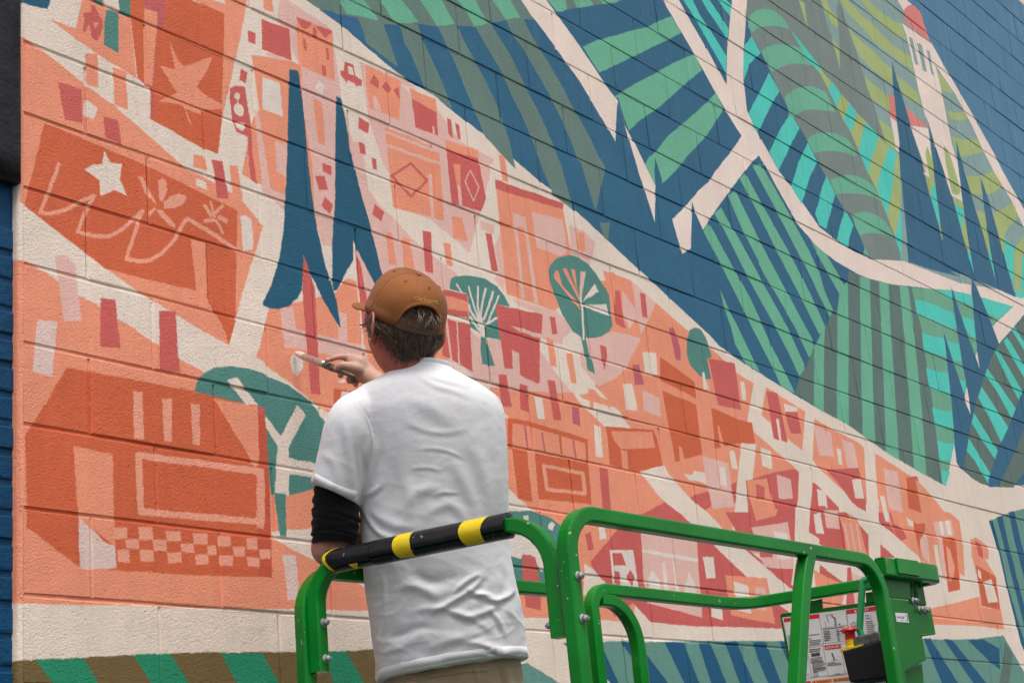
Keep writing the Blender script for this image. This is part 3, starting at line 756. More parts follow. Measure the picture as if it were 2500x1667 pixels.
def stroke(p,w,closed):
    if closed: p=np.vstack([p,p[:1]])
    segs=[]
    for a,b in zip(p[:-1],p[1:]):
        d=(b-a)/max(1e-6,np.linalg.norm(b-a)); n=np.array([-d[1],d[0]])*w/2
        e=d*w*0.25
        segs.append(np.array([a-e+n,b+e+n,b+e-n,a-e-n]))
    for a in p[1:-1] if not closed else p:
        t=np.linspace(0,2*np.pi,9)[:-1]
        segs.append(a+np.c_[np.cos(t),np.sin(t)]*w/2)
    return segs
def cover(polys,H,W,ss=2):
    P=np.vstack(polys)
    x0=max(0,int(np.floor(P[:,0].min()))-1);x1=min(W,int(np.ceil(P[:,0].max()))+1)
    y0=max(0,int(np.floor(P[:,1].min()))-1);y1=min(H,int(np.ceil(P[:,1].max()))+1)
    if x1<=x0 or y1<=y0: return None
    h=(y1-y0)*ss;w=(x1-x0)*ss
    tot=np.zeros((h,w),bool)
    for p in polys:
        q=(p-[x0,y0])*ss
        acc=np.zeros((h,w+1),np.int32)
        for a,b in zip(q,np.roll(q,-1,0)):
            if a[1]==b[1]: continue
            if a[1]>b[1]: a,b=b,a
            r0=max(0,int(np.ceil(a[1]-.5)));r1=min(h,int(np.ceil(b[1]-.5)))
            if r1<=r0: continue
            r=np.arange(r0,r1)
            x=a[0]+(r+.5-a[1])*(b[0]-a[0])/(b[1]-a[1])
            c=np.clip(np.ceil(x-.5),0,w).astype(int)
            np.add.at(acc,(r,c),1)
        tot|=(np.cumsum(acc,1)[:,:w]&1).astype(bool)
    return x0,y0,tot.reshape(y1-y0,ss,x1-x0,ss).mean((1,3))
def raster(items,fn,H,W,base,pal):
    img=np.empty((H,W,3),np.float32);img[:]=base
    for kind,col,a,w,p in items:
        polys=[p] if kind=='P' else stroke(p,w,kind=='C')
        r=cover([fn(q) for q in polys],H,W)
        if r is None: continue
        x0,y0,c=r;c=(c*a)[...,None]
        s=img[y0:y0+c.shape[0],x0:x0+c.shape[1]]
        s[:]=s*(1-c)+np.array(pal[col],np.float32)*c
    return img

# ------------------------------------------------------------------ the mural, painted on the wall in wall metres
X0, X1, Z0, Z1, PPM = -0.10, 9.3, -0.50, 5.35, 400
TW, TH = int((X1-X0)*PPM), int((Z1-Z0)*PPM)
def px2tex(p):
    d = FWD[None] + RIGHT[None]*((p[:, :1]-CX)/F_PX) + DOWN[None]*((p[:, 1:]-CY)/F_PX)
    W = CAM + d*((0-CAM[1])/d[:, 1:2])
    return np.stack([(W[:, 0]-X0)*PPM, (W[:, 2]-Z0)*PPM], -1)
ALB = 1.0
def rich(c, s=1.06):
    L_ = .3*c[0]+.59*c[1]+.11*c[2]; return tuple(min(.8, max(.004, L_+(q-L_)*s)) for q in c)
pal = {k: rich(h2l(v)) for k, v in PAL.items()}
art = raster(parse(MURAL), px2tex, TH, TW, pal['cr'], pal)
srgb = np.where(art < .0031308, art*12.92, 1.055*np.power(np.maximum(art, 1e-6), 1/2.4)-.055).astype(np.float32)
buf = np.ones((TH, TW, 4), np.float32); buf[..., :3] = srgb
img = bpy.data.images.new('mural_paint', TW, TH, alpha=False, float_buffer=False)
img.pixels.foreach_set(buf.ravel()); img.update()
try: img.pack()
except Exception as e: print('pack', e)
del art, srgb, buf

def mural_material():
    mt = bpy.data.materials.new('mural_paint_on_block'); mt.use_nodes = True; t = mt.node_tree; N = t.nodes; L = t.links
    b = N['Principled BSDF']; b.inputs['Roughness'].default_value = .5; b.inputs['Specular IOR Level'].default_value = .18
    g = N.new('ShaderNodeNewGeometry')
    def noise(sc, det, rough=.55):
        n = N.new('ShaderNodeTexNoise'); n.inputs['Scale'].default_value = sc; n.inputs['Detail'].default_value = det
        n.inputs['Roughness'].default_value = rough
        L.new(g.outputs['Position'], n.inputs['Vector']); return n
    # ragged brush edges: the picture is looked up at a slightly wandering place
    pos = g.outputs['Position']
    for sc, amp in ((22, .009), (130, .005), (420, .0028)):
        n = noise(sc, 2)
        s = N.new('ShaderNodeVectorMath'); s.operation = 'SUBTRACT'; L.new(n.outputs['Color'], s.inputs[0]); s.inputs[1].default_value = (.5, .5, .5)
        m2 = N.new('ShaderNodeVectorMath'); m2.operation = 'SCALE'; L.new(s.outputs[0], m2.inputs[0]); m2.inputs['Scale'].default_value = amp
        a = N.new('ShaderNodeVectorMath'); a.operation = 'ADD'; L.new(pos, a.inputs[0]); L.new(m2.outputs[0], a.inputs[1]); pos = a.outputs[0]
    sep = N.new('ShaderNodeSeparateXYZ'); L.new(pos, sep.inputs[0])
    def rng(sock, a, c):
        r = N.new('ShaderNodeMapRange'); r.clamp = True; r.inputs[1].default_value = a; r.inputs[2].default_value = c; L.new(sock, r.inputs[0]); return r.outputs[0]
    com = N.new('ShaderNodeCombineXYZ'); L.new(rng(sep.outputs[0], X0, X1), com.inputs[0]); L.new(rng(sep.outputs[2], Z0, Z1), com.inputs[1])
    tex = N.new('ShaderNodeTexImage'); tex.image = img; tex.extension = 'EXTEND'; tex.interpolation = 'Linear'; L.new(com.outputs[0], tex.inputs['Vector'])
    # thin and thick coats, roller marks, chalky runs
    n1 = noise(3.0, 5); r1 = N.new('ShaderNodeMapRange'); r1.inputs[1].default_value = .3; r1.inputs[2].default_value = .7; r1.inputs[3].default_value = .92; r1.inputs[4].default_value = 1.05; L.new(n1.outputs[0], r1.inputs[0])
    n2 = noise(260, 3); r2 = N.new('ShaderNodeMapRange'); r2.inputs[1].default_value = .3; r2.inputs[2].default_value = .7; r2.inputs[3].default_value = .965; r2.inputs[4].default_value = 1.03; L.new(n2.outputs[0], r2.inputs[0])
    mp = N.new('ShaderNodeMapping'); mp.inputs['Scale'].default_value = (14, 14, 1.6); L.new(g.outputs['Position'], mp.inputs['Vector'])
    n3 = N.new('ShaderNodeTexNoise'); n3.inputs['Scale'].default_value = 1; n3.inputs['Detail'].default_value = 4; L.new(mp.outputs[0], n3.inputs['Vector'])
    # the topcoat is chalky high on the wall
    sp = N.new('ShaderNodeSeparateXYZ'); L.new(g.outputs['Position'], sp.inputs[0])
    hz = N.new('ShaderNodeMapRange'); hz.inputs[1].default_value = 1.4; hz.inputs[2].default_value = 4.4; hz.inputs[3].default_value = 0.0; hz.inputs[4].default_value = 1.0; L.new(sp.outputs[2], hz.inputs[0])
    r3 = N.new('ShaderNodeMapRange'); r3.inputs[1].default_value = .55; r3.inputs[2].default_value = .85; r3.inputs[3].default_value = 0; r3.inputs[4].default_value = .22; L.new(n3.outputs[0], r3.inputs[0])
    mm = N.new('ShaderNodeMath'); mm.operation = 'MULTIPLY'; L.new(hz.outputs[0], mm.inputs[0]); L.new(r3.outputs[0], mm.inputs[1])
    mul = N.new('ShaderNodeMath'); mul.operation = 'MULTIPLY'; L.new(r1.outputs[0], mul.inputs[0]); L.new(r2.outputs[0], mul.inputs[1])
    sc = N.new('ShaderNodeVectorMath'); sc.operation = 'SCALE'; L.new(tex.outputs[0], sc.inputs[0]); L.new(mul.outputs[0], sc.inputs['Scale'])
    mp2 = N.new('ShaderNodeMapping'); mp2.inputs['Scale'].default_value = (34, 34, 7); mp2.inputs['Rotation'].default_value = (0, .5, 0); L.new(g.outputs['Position'], mp2.inputs['Vector'])
    n4 = N.new('ShaderNodeTexNoise'); n4.inputs['Scale'].default_value = 1; n4.inputs['Detail'].default_value = 4; n4.inputs['Distortion'].default_value = 1.2; L.new(mp2.outputs[0], n4.inputs['Vector'])
    r4 = N.new('ShaderNodeMapRange'); r4.inputs[1].default_value = .3; r4.inputs[2].default_value = .7; r4.inputs[3].default_value = .955; r4.inputs[4].default_value = 1.035; L.new(n4.outputs[0], r4.inputs[0])
    sc4 = N.new('ShaderNodeVectorMath'); sc4.operation = 'SCALE'; L.new(sc.outputs[0], sc4.inputs[0]); L.new(r4.outputs[0], sc4.inputs['Scale']); sc = sc4
    mx = N.new('ShaderNodeMix'); mx.data_type = 'RGBA'; L.new(mm.outputs[0], mx.inputs[0]); L.new(sc.outputs[0], mx.inputs[6]); mx.inputs[7].default_value = (.5, .5, .5, 1)
    L.new(mx.outputs[2], b.inputs['Base Color'])
    last = None
    def bump(sock, dist):
        nonlocal last
        bp = N.new('ShaderNodeBump'); bp.inputs['Distance'].default_value = dist; L.new(sock, bp.inputs['Height'])
        if last: L.new(last, bp.inputs['Normal'])
        last = bp.outputs[0]
    bump(noise(15, 2).outputs[0], .0024)
    bump(noise(135, 3, .7).outputs[0], .0026)
    bump(noise(330, 2, .6).outputs[0], .0019)
    vo = N.new('ShaderNodeTexVoronoi'); vo.inputs['Scale'].default_value = 42; vo.inputs['Randomness'].default_value = 1.0; L.new(g.outputs['Position'], vo.inputs['Vector'])
    pr = N.new('ShaderNodeMapRange'); pr.inputs[1].default_value = .03; pr.inputs[2].default_value = .12; L.new(vo.outputs['Distance'], pr.inputs[0])   # blow holes
    bump(pr.outputs[0], .0022)
    L.new(last, b.inputs['Normal'])
    return mt
M_MURAL = mural_material()

S = 0.2032
wall = empty('mural_wall', (0, 0, -2.2), 'concrete block wall painted with a mural of a coral town, trees and green hills', 'wall')
def block_mesh(name, w, seed, corner=False):
    """front face with a twice-bevelled arris, slightly out of square; origin at the block's lower left front"""
    rnd = random.Random(seed); g = .0032; h = S
    rings = [(0.0, .058), (0.0, .0050), (.0013, .0013), (.0034, .0)]
    V = []
    for ins, dep in rings:
        il = ins if not corner else [0, 0, .004, .0125][rings.index((ins, dep))]
        dl = dep if not corner else [.058, .0135, .0045, 0][rings.index((ins, dep))]
        gl = 0 if corner else g
        for (x, z, l) in ((gl+il, g+ins, 1), (w-g-ins, g+ins, 0), (w-g-ins, h-g-ins, 0), (gl+il, h-g-ins, 1)):
            j = .0009
            V.append((x+rnd.uniform(-j, j), (dl if l else dep)+rnd.uniform(-.0005, .0005), z+rnd.uniform(-j, j)))
    Fc = []
    for r in range(3):
        for k in range(4):
            a, b2 = r*4+k, r*4+(k+1) % 4; Fc.append((a, b2, b2+4, a+4))
    Fc.append((12, 13, 14, 15))
    me = bpy.data.meshes.new(name); me.from_pydata(V, [], Fc); me.update(); me.materials.append(M_MURAL)
    return me, V, Fc
full = [block_mesh('block', 2*S, s) for s in range(6)]
half = [block_mesh('block', S, 20+s) for s in range(2)]
cornf = [block_mesh('block', 2*S, 30+s, True) for s in range(3)]
cornh = [block_mesh('block', S, 40+s, True) for s in range(3)]
cells = []
for k in range(-3, 27):
    m0 = -1 if (k % 2 == 0) else 0
    for mm_ in range(m0, 46, 2):
        a, w = (mm_*S, 2*S) if mm_ >= 0 else (0.0, S)
        c = project(np.array([[a+i*w, 0, (k+j)*S] for i in (0, 1) for j in (0, 1)]))
        x0, x1, y0, y1 = c[:, 0].min(), c[:, 0].max(), c[:, 1].min(), c[:, 1].max()
        vis = max(0, min(x1, 2500)-max(x0, 0))*max(0, min(y1, 1667)-max(y0, 0))
        cells.append((vis, k, a, w))
cells.sort(key=lambda q: -q[0])
rnd = random.Random(3); far = MB()
for i, (vis, k, a, w) in enumerate(cells):
    kind = (cornf if w > .3 else cornh) if a == 0.0 else full
    me, V, Fc = kind[rnd.randrange(len(kind))]
    dy = rnd.uniform(-.0016, .0016)
    if i < 300 and vis > 0:
        o = bpy.data.objects.new('block', me); o.location = (a, dy, k*S+2.2); link(o, wall)
        o.rotation_euler = (rnd.uniform(-.0025, .0025), 0, rnd.uniform(-.0018, .0018))
    else:
        far.add([(x+a, y+dy, z+k*S) for x, y, z in V], Fc)
tag(far.obj('block_courses', M_MURAL, wall), kind='stuff')
# mortar: hollow tooled beds and joints, filled unevenly by the paint
mb = MB()
def strip(p_of, t0, t1, step, half_w, base, amp, seed):
    n = max(2, int((t1-t0)/step)+1); ts = np.linspace(t0, t1, n); V = []
    for t_ in ts:
        d = base+amp*mnoise.noise(Vector((t_*4.3, seed*3.7, 0)))+amp*.6*mnoise.noise(Vector((t_*21, seed*1.7, 5)))
        for o_, dd in ((-half_w, -.0008), (-half_w*.45, .0012), (half_w*.45, .0012), (half_w, -.0008)):
            V.append(p_of(t_, o_, max(.0006, d+dd)))
    mb.add(V, [(i*4+j, i*4+j+1, (i+1)*4+j+1, (i+1)*4+j) for i in range(n-1) for j in range(3)])
for k in range(-3, 28):
    strip(lambda t_, o_, d: (t_, d, k*S+o_), .004, 9.3, .03, .0052, .0026, .0020, k+50)
for k in range(-3, 27):
    for mm_ in range(1 if k % 2 == 0 else 2, 46, 2):
        b_ = rnd.choice((.0008, .0016, .0026, .0038, .0048)) if mm_ < 6 else rnd.choice((.005, .007, .009, .011))
        strip(lambda t_, o_, d: (mm_*S+o_, d, t_), k*S+.004, (k+1)*S-.004, .025, .0052, b_, .0010, k*7+mm_)
tag(mb.obj('mortar', M_MURAL, wall, smooth=True))
# the caulked bead that closes the wall's left edge
zz_ = np.linspace(-.5, 5.3, 120); V = []; prb = [(-.0005, .055), (-.0012, .013), (.0018, .0065), (.0075, .0022), (.0125, .0006), (.0135, .004)]
for i, z in enumerate(zz_):
    for x, y in prb: V.append((x+.0012*mnoise.noise(Vector((x*50, z*9, 2))), y+.0010*mnoise.noise(Vector((x*50, z*14, 8))), z))
mesh_obj('edge_bead', V, [(i*6+j, i*6+j+1, (i+1)*6+j+1, (i+1)*6+j) for i in range(119) for j in range(5)], M_MURAL, wall, smooth=True)
co = MB(); co.box((4.66, .16, 1.9), (4.655, 0, 0), (0, .10, 0), (0, 0, 4.1)); co.obj('core', mat('grey_concrete', (.3, .3, .29), .9, vary=.2), wall)
# plinth below the picture, never in view
pl_ = MB(); pl_.box((4.66, .03, -1.42), (4.66, 0, 0), (0, .0299, 0), (0, 0, .79)); pl_.obj('plinth', mat('navy_masonry_paint', lin('2A4C63'), .6, vary=.1, bump=[(95, .004, 3)]), wall)

# ------------------------------------------------------------------ the blue brick pier and the charcoal pilaster to the left
M_BLUEB = mat('blue_masonry_paint', (0.0008, 0.046, 0.118), rough=.5, spec=.2, vary=.15, vscale=8, bump=[(60, .003, 3), (240, .0012, 2)])
pier = empty('brick_pier', (-.3, .03, -2.2), 'narrow strip of blue painted brick wall at the left edge of the mural', 'wall')
BP = .0717
rb = random.Random(11)
def brick_me(w, seed):
    r_ = random.Random(seed); h = .0585; V = []
    for ins, dep in ((0, .05), (0, .007), (.002, .002), (.006, 0)):
        for x, z in ((ins, ins), (w-ins, ins), (w-ins, h-ins), (ins, h-ins)): V.append((x+r_.uniform(-.0012, .0012), dep+r_.uniform(-.0008, .0008), z+r_.uniform(-.0012, .0012)))
    Fc = [(r*4+k, r*4+(k+1) % 4, (r+1)*4+(k+1) % 4, (r+1)*4+k) for r in range(3) for k in range(4)]+[(12, 13, 14, 15)]
    me = bpy.data.meshes.new('brick'); me.from_pydata(V, [], Fc); me.materials.append(M_BLUEB); return me
bm_ = [brick_me(.193, s) for s in range(4)]
for r in range(-4, 17):
    z = -.30+r*BP
    for c in range(3):
        x = -.002-.203*(c+1)+(.10 if r % 2 else 0)+.012
        if x > -.1+.203 or (r % 2 and c == 0):
            pass
        o = bpy.data.objects.new('brick', bm_[rb.randrange(4)])
        if r % 2 and c == 0: x = -.091; o.scale = (.47, 1, 1)
        elif r % 2: x = -.091-.203*c
        else: x = -.193-.203*c
        o.location = (x+.3, .022-.03+rb.uniform(-.0012, .0012), z+2.2); link(o, pier)
mo = MB(); mo.box((-.32, .075, .3), (.322, 0, 0), (0, .0475, 0), (0, 0, 1.0)); mo.obj('mortar', M_BLUEB, pier)
lo = MB(); lo.box((-.32, .075, -1.45), (.322, 0, 0), (0, .05, 0), (0, 0, .75)); lo.obj('lower_wall', M_BLUEB, pier)
# charcoal pilaster: coarse, dripped paint, rounded arris, standing on the brick from about head height up
zc = float(on_plane(25, 441, (0, 0, 0), np.array([0, 1., 0]))[2])
M_CHAR = mat('charcoal_paint', (0.010, 0.009, 0.012), rough=.5, spec=.25, vary=.5, vscale=24, bump=[(12, .007, 4), (70, .003, 4)])
prof = [(-.62, .06), (-.62, -.012), (-.05, -.014), (-.030, -.013), (-.022, -.009), (-.010, -.012), (-.003, -.009), (.001, -.003), (.002, .004), (.002, .06)]
nz = 60; V = []; zs = np.linspace(zc, 5.4, nz)
for i, z in enumerate(zs):
    for j, (x, y) in enumerate(prof):
        q = Vector((x*9+1, 3+j*.4, z*5)); d = mnoise.noise(q)*.0018+mnoise.noise(Vector((j*2.1, 0, z*16)))*.0022
        V.append((x+(d*.35 if j > 1 else 0), y+(d if 0 < j < 9 else 0), z+(.004*mnoise.noise(Vector((x*40, 0, 1))) if i == 0 else 0)))
kf = len(prof)
Fc = [(i*kf+j, i*kf+j+1, (i+1)*kf+j+1, (i+1)*kf+j) for i in range(nz-1) for j in range(kf-1)]+[tuple(range(kf-1, -1, -1))]
ob = mesh_obj('pilaster', V, Fc, M_CHAR, smooth=True)
tag(ob, 'rough charcoal painted pilaster above the blue bricks at the top left edge', 'pilaster')
# ground
gm = mesh_obj('ground', [(-60, -60, -2.2), (60, -60, -2.2), (60, 60, -2.2), (-60, 60, -2.2)], [(0, 1, 2, 3)], M_ASPH)
tag(gm, kind='structure')

# ------------------------------------------------------------------ the green aerial platform
lift = empty('boom_lift', (1.35, -.87, -2.2), 'green tubular lift basket with black and yellow padded rail, before the mural', 'boom lift')
P1 = np.array([.54, -1.18, 0]); P2 = np.array([.46, -.46, 0]); P3 = np.array([2.14, -.62, 0]); P4 = np.array([2.26, -1.25, 0])
ZUP = np.array([0, 0, 1.0])
def vplane(A, B): n = unit(np.cross(B-A, ZUP)); return (A, n)
PF, PR_, PE = vplane(P1, P4), vplane(P2, P3), vplane(P4, P3)
pFoam = vplane(P2+np.array([.0, -.042, 0]), P1+np.array([.0, .042, 0]))
def pts(pl, L): return [on_plane(x, y, pl[0], pl[1]) for x, y in L]
def down_to(p, z): return np.array([p[0], p[1], z])
TW_ = .0345
def tube(name, path, ref, w=TW_, material=None, parent=lift, h=None):
    V, Fc = sweep(path, sq(w, h), ref); return mesh_obj(name, V, Fc, material or M_GREEN, parent)
FLOOR = -1.08
# front hoop (long side nearest the camera)
a, b, c, d = pts(PF, [(1399, 1470), (1389, 1250), (2146, 1373), (2170, 1563)])
zt = (b[2]+c[2])/2
b = np.array([a[0], a[1], b[2]]); c = np.array([d[0], d[1], c[2]])
fr = fillet([down_to(a, FLOOR), b, c, down_to(d, FLOOR)], [.088, .105], 10)
tube('front_rail', fr, PF[1])
# end hoop that carries the padding, bolted between the corner posts
e0, e1, e2, e3 = pts(pFoam, [(777, 1560), (770, 1379), (1347, 1262), (1368, 1540)])
e1 = np.array([e0[0], e0[1], e1[2]]); e2 = np.array([e3[0], e3[1], e2[2]])
zl = on_plane(783, 1640, *pFoam)[2]; zr = on_plane(1370, 1556, *pFoam)[2]
er = fillet([down_to(e0, zl), e1, e2, down_to(e3, zr)], [.095, .11], 10)
tube('end_rail', er, pFoam[1])
# rear hoops (wall side)
r0, r1, r2_, r3 = pts(PR_, [(745, 1560), (741, 1392), (1405, 1444), (1384, 1620)])
r1 = np.array([r0[0], r0[1], r1[2]]); r2_ = np.array([r2_[0], r2_[1], r2_[2]])
rr = fillet([down_to(r0, FLOOR), r1, r2_, down_to(r2_, FLOOR)], [.105, .07], 9)
tube('rear_rail', rr, PR_[1])
s0, s1, s3 = pts(PR_, [(1443, 1478), (1437, 1436), (1813, 1476)])
s1 = np.array([s0[0], s0[1], s1[2]])
zc_ = s3[2]
pe = vplane(s3, s3+np.array([.12, -.63, 0]))
s4 = on_plane(2132, 1424, *pe)
s4b = s4+unit(s4-s3)*.08
rr2 = fillet([down_to(s0, FLOOR), s1, s3, s4b], [.062, .12], 9)
# plane changes: sweep the upright part and the horizontal part apart so the section stays square
k = int(np.argmin(np.linalg.norm(rr2-(s1+s3)/2, axis=1)))
cut = s1+(s3-s1)*.25
up = fillet([down_to(s0, FLOOR), s1, cut], [.062], 9)
ho = fillet([cut, s3, s4b], [.12], 9)
tube('rear_rail', up, PR_[1]); tube('end_top_rail', ho, ZUP)
# curved posts
q = pts(PR_, [(1462, 1464), (1494, 1470), (1524, 1495), (1547, 1537), (1558, 1584), (1563, 1630)])
q = catmull(q, 5).tolist(); tube('rear_post', q+[list(map(float, (q[-1][0], q[-1][1], FLOOR)))], PR_[1])
q = pts(PF, [(1972, 1350), (1968, 1368), (1963, 1396), (1958, 1440), (1954, 1500), (1950, 1580), (1945, 1667), (1938, 1800)])
q = catmull(q, 5).tolist(); tube('mid_post', q+[list(map(float, (q[-1][0], q[-1][1], FLOOR)))], PF[1], w=.036)
# lower rails and deck, under the picture
for nm, A, B, z in (('knee_rail', a, d, -.55), ('knee_rail', r0, s3, -.55), ('knee_rail', s3, s4b, -.5), ('knee_rail', r0, a, -.55)):
    tube(nm, [down_to(A, z), down_to(B, z)], ZUP, w=.03)
dk = MB(); cx_ = (a+d+r0+down_to(s3, 0))/4
dk.box((1.36, -.87, FLOOR-.03), (.92, -.03, 0), (.02, .40, 0), (0, 0, .03)); dk.obj('deck', M_GREEN2, lift)
tb = MB()
for A, B in ((a, d), (d, s3), (s3, r0), (r0, a)):
    A = down_to(A, FLOOR+.07); B = down_to(B, FLOOR+.07); m_ = (A+B)/2; u = (B-A)/2; n_ = unit(np.cross(u, ZUP))*.003
    tb.box(m_, u, n_, (0, 0, .07))
tb.obj('toe_board', M_GREEN2, lift)
# jib and chassis, under the picture: they carry the basket
jb = MB(); jb.box((2.44, -.93, -1.0), (.05, 0, 0), (0, .07, 0), (0, 0, .42)); jb.box((3.6, -.93, -1.62), (1.22, 0, -.28), (0, .06, 0), (.02, 0, .07)); jb.obj('jib', M_GREEN2, lift)
ch = MB(); ch.box((5.2, -1.5, -1.80), (1.0, 0, 0), (0, .7, 0), (0, 0, .22)); ch.box((4.9, -1.2, -1.72), (.3, 0, 0), (0, .3, 0), (0, 0, .2)); ch.obj('chassis', M_GREEN2, lift)
for wx in (4.5, 5.9):
    for wy in (-2.25, -.75):
        V, Fc = sweep([(wx, wy-.11, -1.9), (wx, wy+.11, -1.9)], circ(.30, 24), ZUP); mesh_obj('wheel', V, Fc, M_RUB, lift)

# vinyl-covered foam pad: a split tube round the end rail
f0 = on_plane(818, 1369, *pFoam); f1 = on_plane(1232, 1284, *pFoam)
fd = unit(f1-f0); fu = unit(np.cross(fd, pFoam[1])); fu = fu if fu[2] > 0 else -fu
fo = unit(np.cross(fu, fd)); fo = fo if fo@(CAM-f0) > 0 else -fo      # towards the camera
fu = unit(fu)
def arc_shell(name, s0_, s1_, a0, a1, ro, ri, material, parent, n=40, m_=26, slant=0, cap=True):
    """shell between angles (deg, 0 = to the camera, 90 = up) along the pad; slant shifts the ends with the angle"""
    L_ = np.linalg.norm(f1-f0); V = []; Fc = []
    for i in range(m_+1):
        t_ = s0_+(s1_-s0_)*i/m_
        for j in range(n+1):
            an = math.radians(a0+(a1-a0)*j/n)
            sl = 0 if not slant else slant(i/m_, a0+(a1-a0)*j/n)
            e = fo*math.cos(an)+fu*math.sin(an)
            wob = .0012*mnoise.noise(Vector((t_*9, an*1.2, 3)))
            V.append(f0+fd*(t_+sl)+e*(ro+wob))
        for j in range(n, -1, -1):
            an = math.radians(a0+(a1-a0)*j/n); sl = 0 if not slant else slant(i/m_, a0+(a1-a0)*j/n)
            V.append(f0+fd*(t_+sl)+(fo*math.cos(an)+fu*math.sin(an))*ri)
    k_ = 2*(n+1)
    for i in range(m_):
        for j in range(k_): Fc.append((i*k_+j, i*k_+(j+1) % k_, (i+1)*k_+(j+1) % k_, (i+1)*k_+j))
    Fc.append(tuple(range(k_-1, -1, -1))); Fc.append(tuple(m_*k_+j for j in range(k_)))
    return mesh_obj(name, V, Fc, material, parent, smooth=False)
LP = np.linalg.norm(f1-f0)
pad = arc_shell('padding', -.013, .115, -38, 312, .0280, .0200, M_FOAM, lift, m_=6)
pad2 = arc_shell('padding', .117, LP+.012, -24, 326, .0290, .0200, M_FOAM, lift, m_=30)
for o in (pad, pad2):
    o.data.polygons.foreach_set('use_smooth', [True]*len(o.data.polygons)); o.data.set_sharp_from_angle(angle=math.radians(50))
def s_of(x, y): return float((on_plane(x, y, *pFoam)-f0)@fd)
L_ = pad.location; 
def stripe(parent, sL, sR, a0, a1, bend, ro=.0298):
    arc_shell('yellow_stripe', sL, sR, a0, a1, ro, ro-.0012, M_YEL, parent, n=26, m_=8,
              slant=lambda f, an: bend(f, an)).data.polygons.foreach_set('use_smooth', [False]*0)
sa1 = s_of(1000, 1332); sa2 = s_of(1168, 1298); sb = s_of(800, 1375)
stripe(pad2, sa1-.024, sa1+.016, -70, 110, lambda f, an: (1-f)*(-.016*math.cos(math.radians(an))+.012)+f*.004)
stripe(pad2, sa2-.026, sa2+.022, -70, 110, lambda f, an: (1-f)*(-.014*math.cos(math.radians(an))+.006)+f*(.014*math.sin(math.radians(max(0, an)))))
stripe(pad, sb+.010, sb+.018, -60, 100, lambda f, an: -.020*math.cos(math.radians(an-25))+.014+.02*max(0, math.sin(math.radians(an)))**2, ro=.0287)
arc_shell('yellow_stripe', s_of(880, 1380)-.016, s_of(880, 1380)+.008, -75, -42, .0299, .0291, M_YEL, pad2, n=6, m_=4, slant=lambda f, an: (f-.5)*.02*((an+75)/33-1))

# bolts
def bolt(p, n, parent=lift, r=.0085):
    n = unit(n); t1 = unit(np.cross(n, ZUP)); t2 = np.cross(n, t1); V = []; Fc = []
    def ring(rad, h_, k_, ph=0): return [p+n*h_+(t1*math.cos(ph+2*math.pi*i/k_)+t2*math.sin(ph+2*math.pi*i/k_))*rad for i in range(k_)]
    prof_ = [(r*1.25, 0), (r*1.25, .002), (r*1.0, .0035)]
    for rad, h_ in prof_: V += ring(rad, h_, 12)
    V += ring(r*.86, .0036, 12); V += ring(r*.86, .011, 12); V += ring(r*.70, .013, 12); V += ring(r*.4, .0135, 12); V += ring(r*.4, .017, 12)
    for i in range(7):
        for j in range(12): Fc.append((i*12+j, i*12+(j+1) % 12, (i+1)*12+(j+1) % 12, (i+1)*12+j))
    Fc.append(tuple(7*12+j for j in range(12)))
    mesh_obj('bolt', V, Fc, M_ZINC, parent)
for x, y in ((1422, 1412), (1434, 1515)):
    p = on_plane(x, y, *PF)-0*PF[1]; nF = PF[1] if PF[1]@(CAM-P1) > 0 else -PF[1]
    p = np.array([a[0], a[1], on_plane(x, y, *PF)[2]])+nF*(TW_/2); bolt(p+np.array([.004, 0, 0]), nF)
for x, y in ((787, 1520), (792, 1608)):
    zz = on_plane(x, y, *pFoam)[2]; n_ = unit(e3-e0); n_ = np.array([n_[0], n_[1], 0]); bolt(np.array([e0[0], e0[1], zz])+unit(n_)*(TW_/2), n_)
zz = on_plane(1348, 1525, *pFoam)[2]; bolt(np.array([e3[0], e3[1], zz])-unit(n_)*(TW_/2), -n_)

# end plates, top tray, sign board, control box
nF = PF[1] if PF[1]@(CAM-P1) > 0 else -PF[1]
def plate(name, px, pl, th, material, parent=lift, off=0.0, n=None):
    n = pl[1] if n is None else n
    n = unit(n if n@(CAM-pl[0]) > 0 else -n)
    f_ = [on_plane(x, y, pl[0]+n*off, pl[1]) for x, y in px]; bk = [p-n*th for p in f_]; k_ = len(px)
    return mesh_obj(name, f_+bk, [tuple(range(k_)), tuple(range(2*k_-1, k_-1, -1))]+[(i, i+k_, (i+1) % k_+k_, (i+1) % k_) for i in range(k_)], material, parent)
def z2(L): return [(1350+x/2.352, 1180+y/2.352) for x, y in L]
def z7(L): return [(1880+x/6.5333, 1440+y/6.5333) for x, y in L]
def bevel(o, w=.003, seg=2):
    md = o.modifiers.new('edge', 'BEVEL'); md.width = w; md.segments = seg; md.limit_method = 'ANGLE'; return o
PB = (PF[0]-nF*.02, PF[1])
bevel(plate('mount_plate', z2([(1930, 655), (2040, 668), (2058, 690), (2170, 708), (2200, 862), (2122, 874), (2145, 1010), (2025, 1076), (2040, 1180), (1975, 1180), (1950, 900)]), PB, .006, M_GREEN2))
bevel(plate('lower_bracket', z2([(2024, 1078), (2122, 1030), (2135, 1200), (2040, 1200)]), PB, .05, M_GREEN2, off=-.02))
bevel(plate('upper_plate', z2([(1880, 520), (2000, 535), (2052, 560), (2058, 668), (1935, 655)]), PB, .006, M_GREEN2, off=-.012))
bevel(plate('gusset', z2([(2050, 520), (2118, 540), (2148, 700), (2060, 690)]), PB, .012, M_GREEN2, off=-.05))
tube('upright_bar', pts((PB[0]-nF*.03, PB[1]), z2([(2070, 540), (2092, 668)])), PF[1], w=.014, material=M_GREEN2)
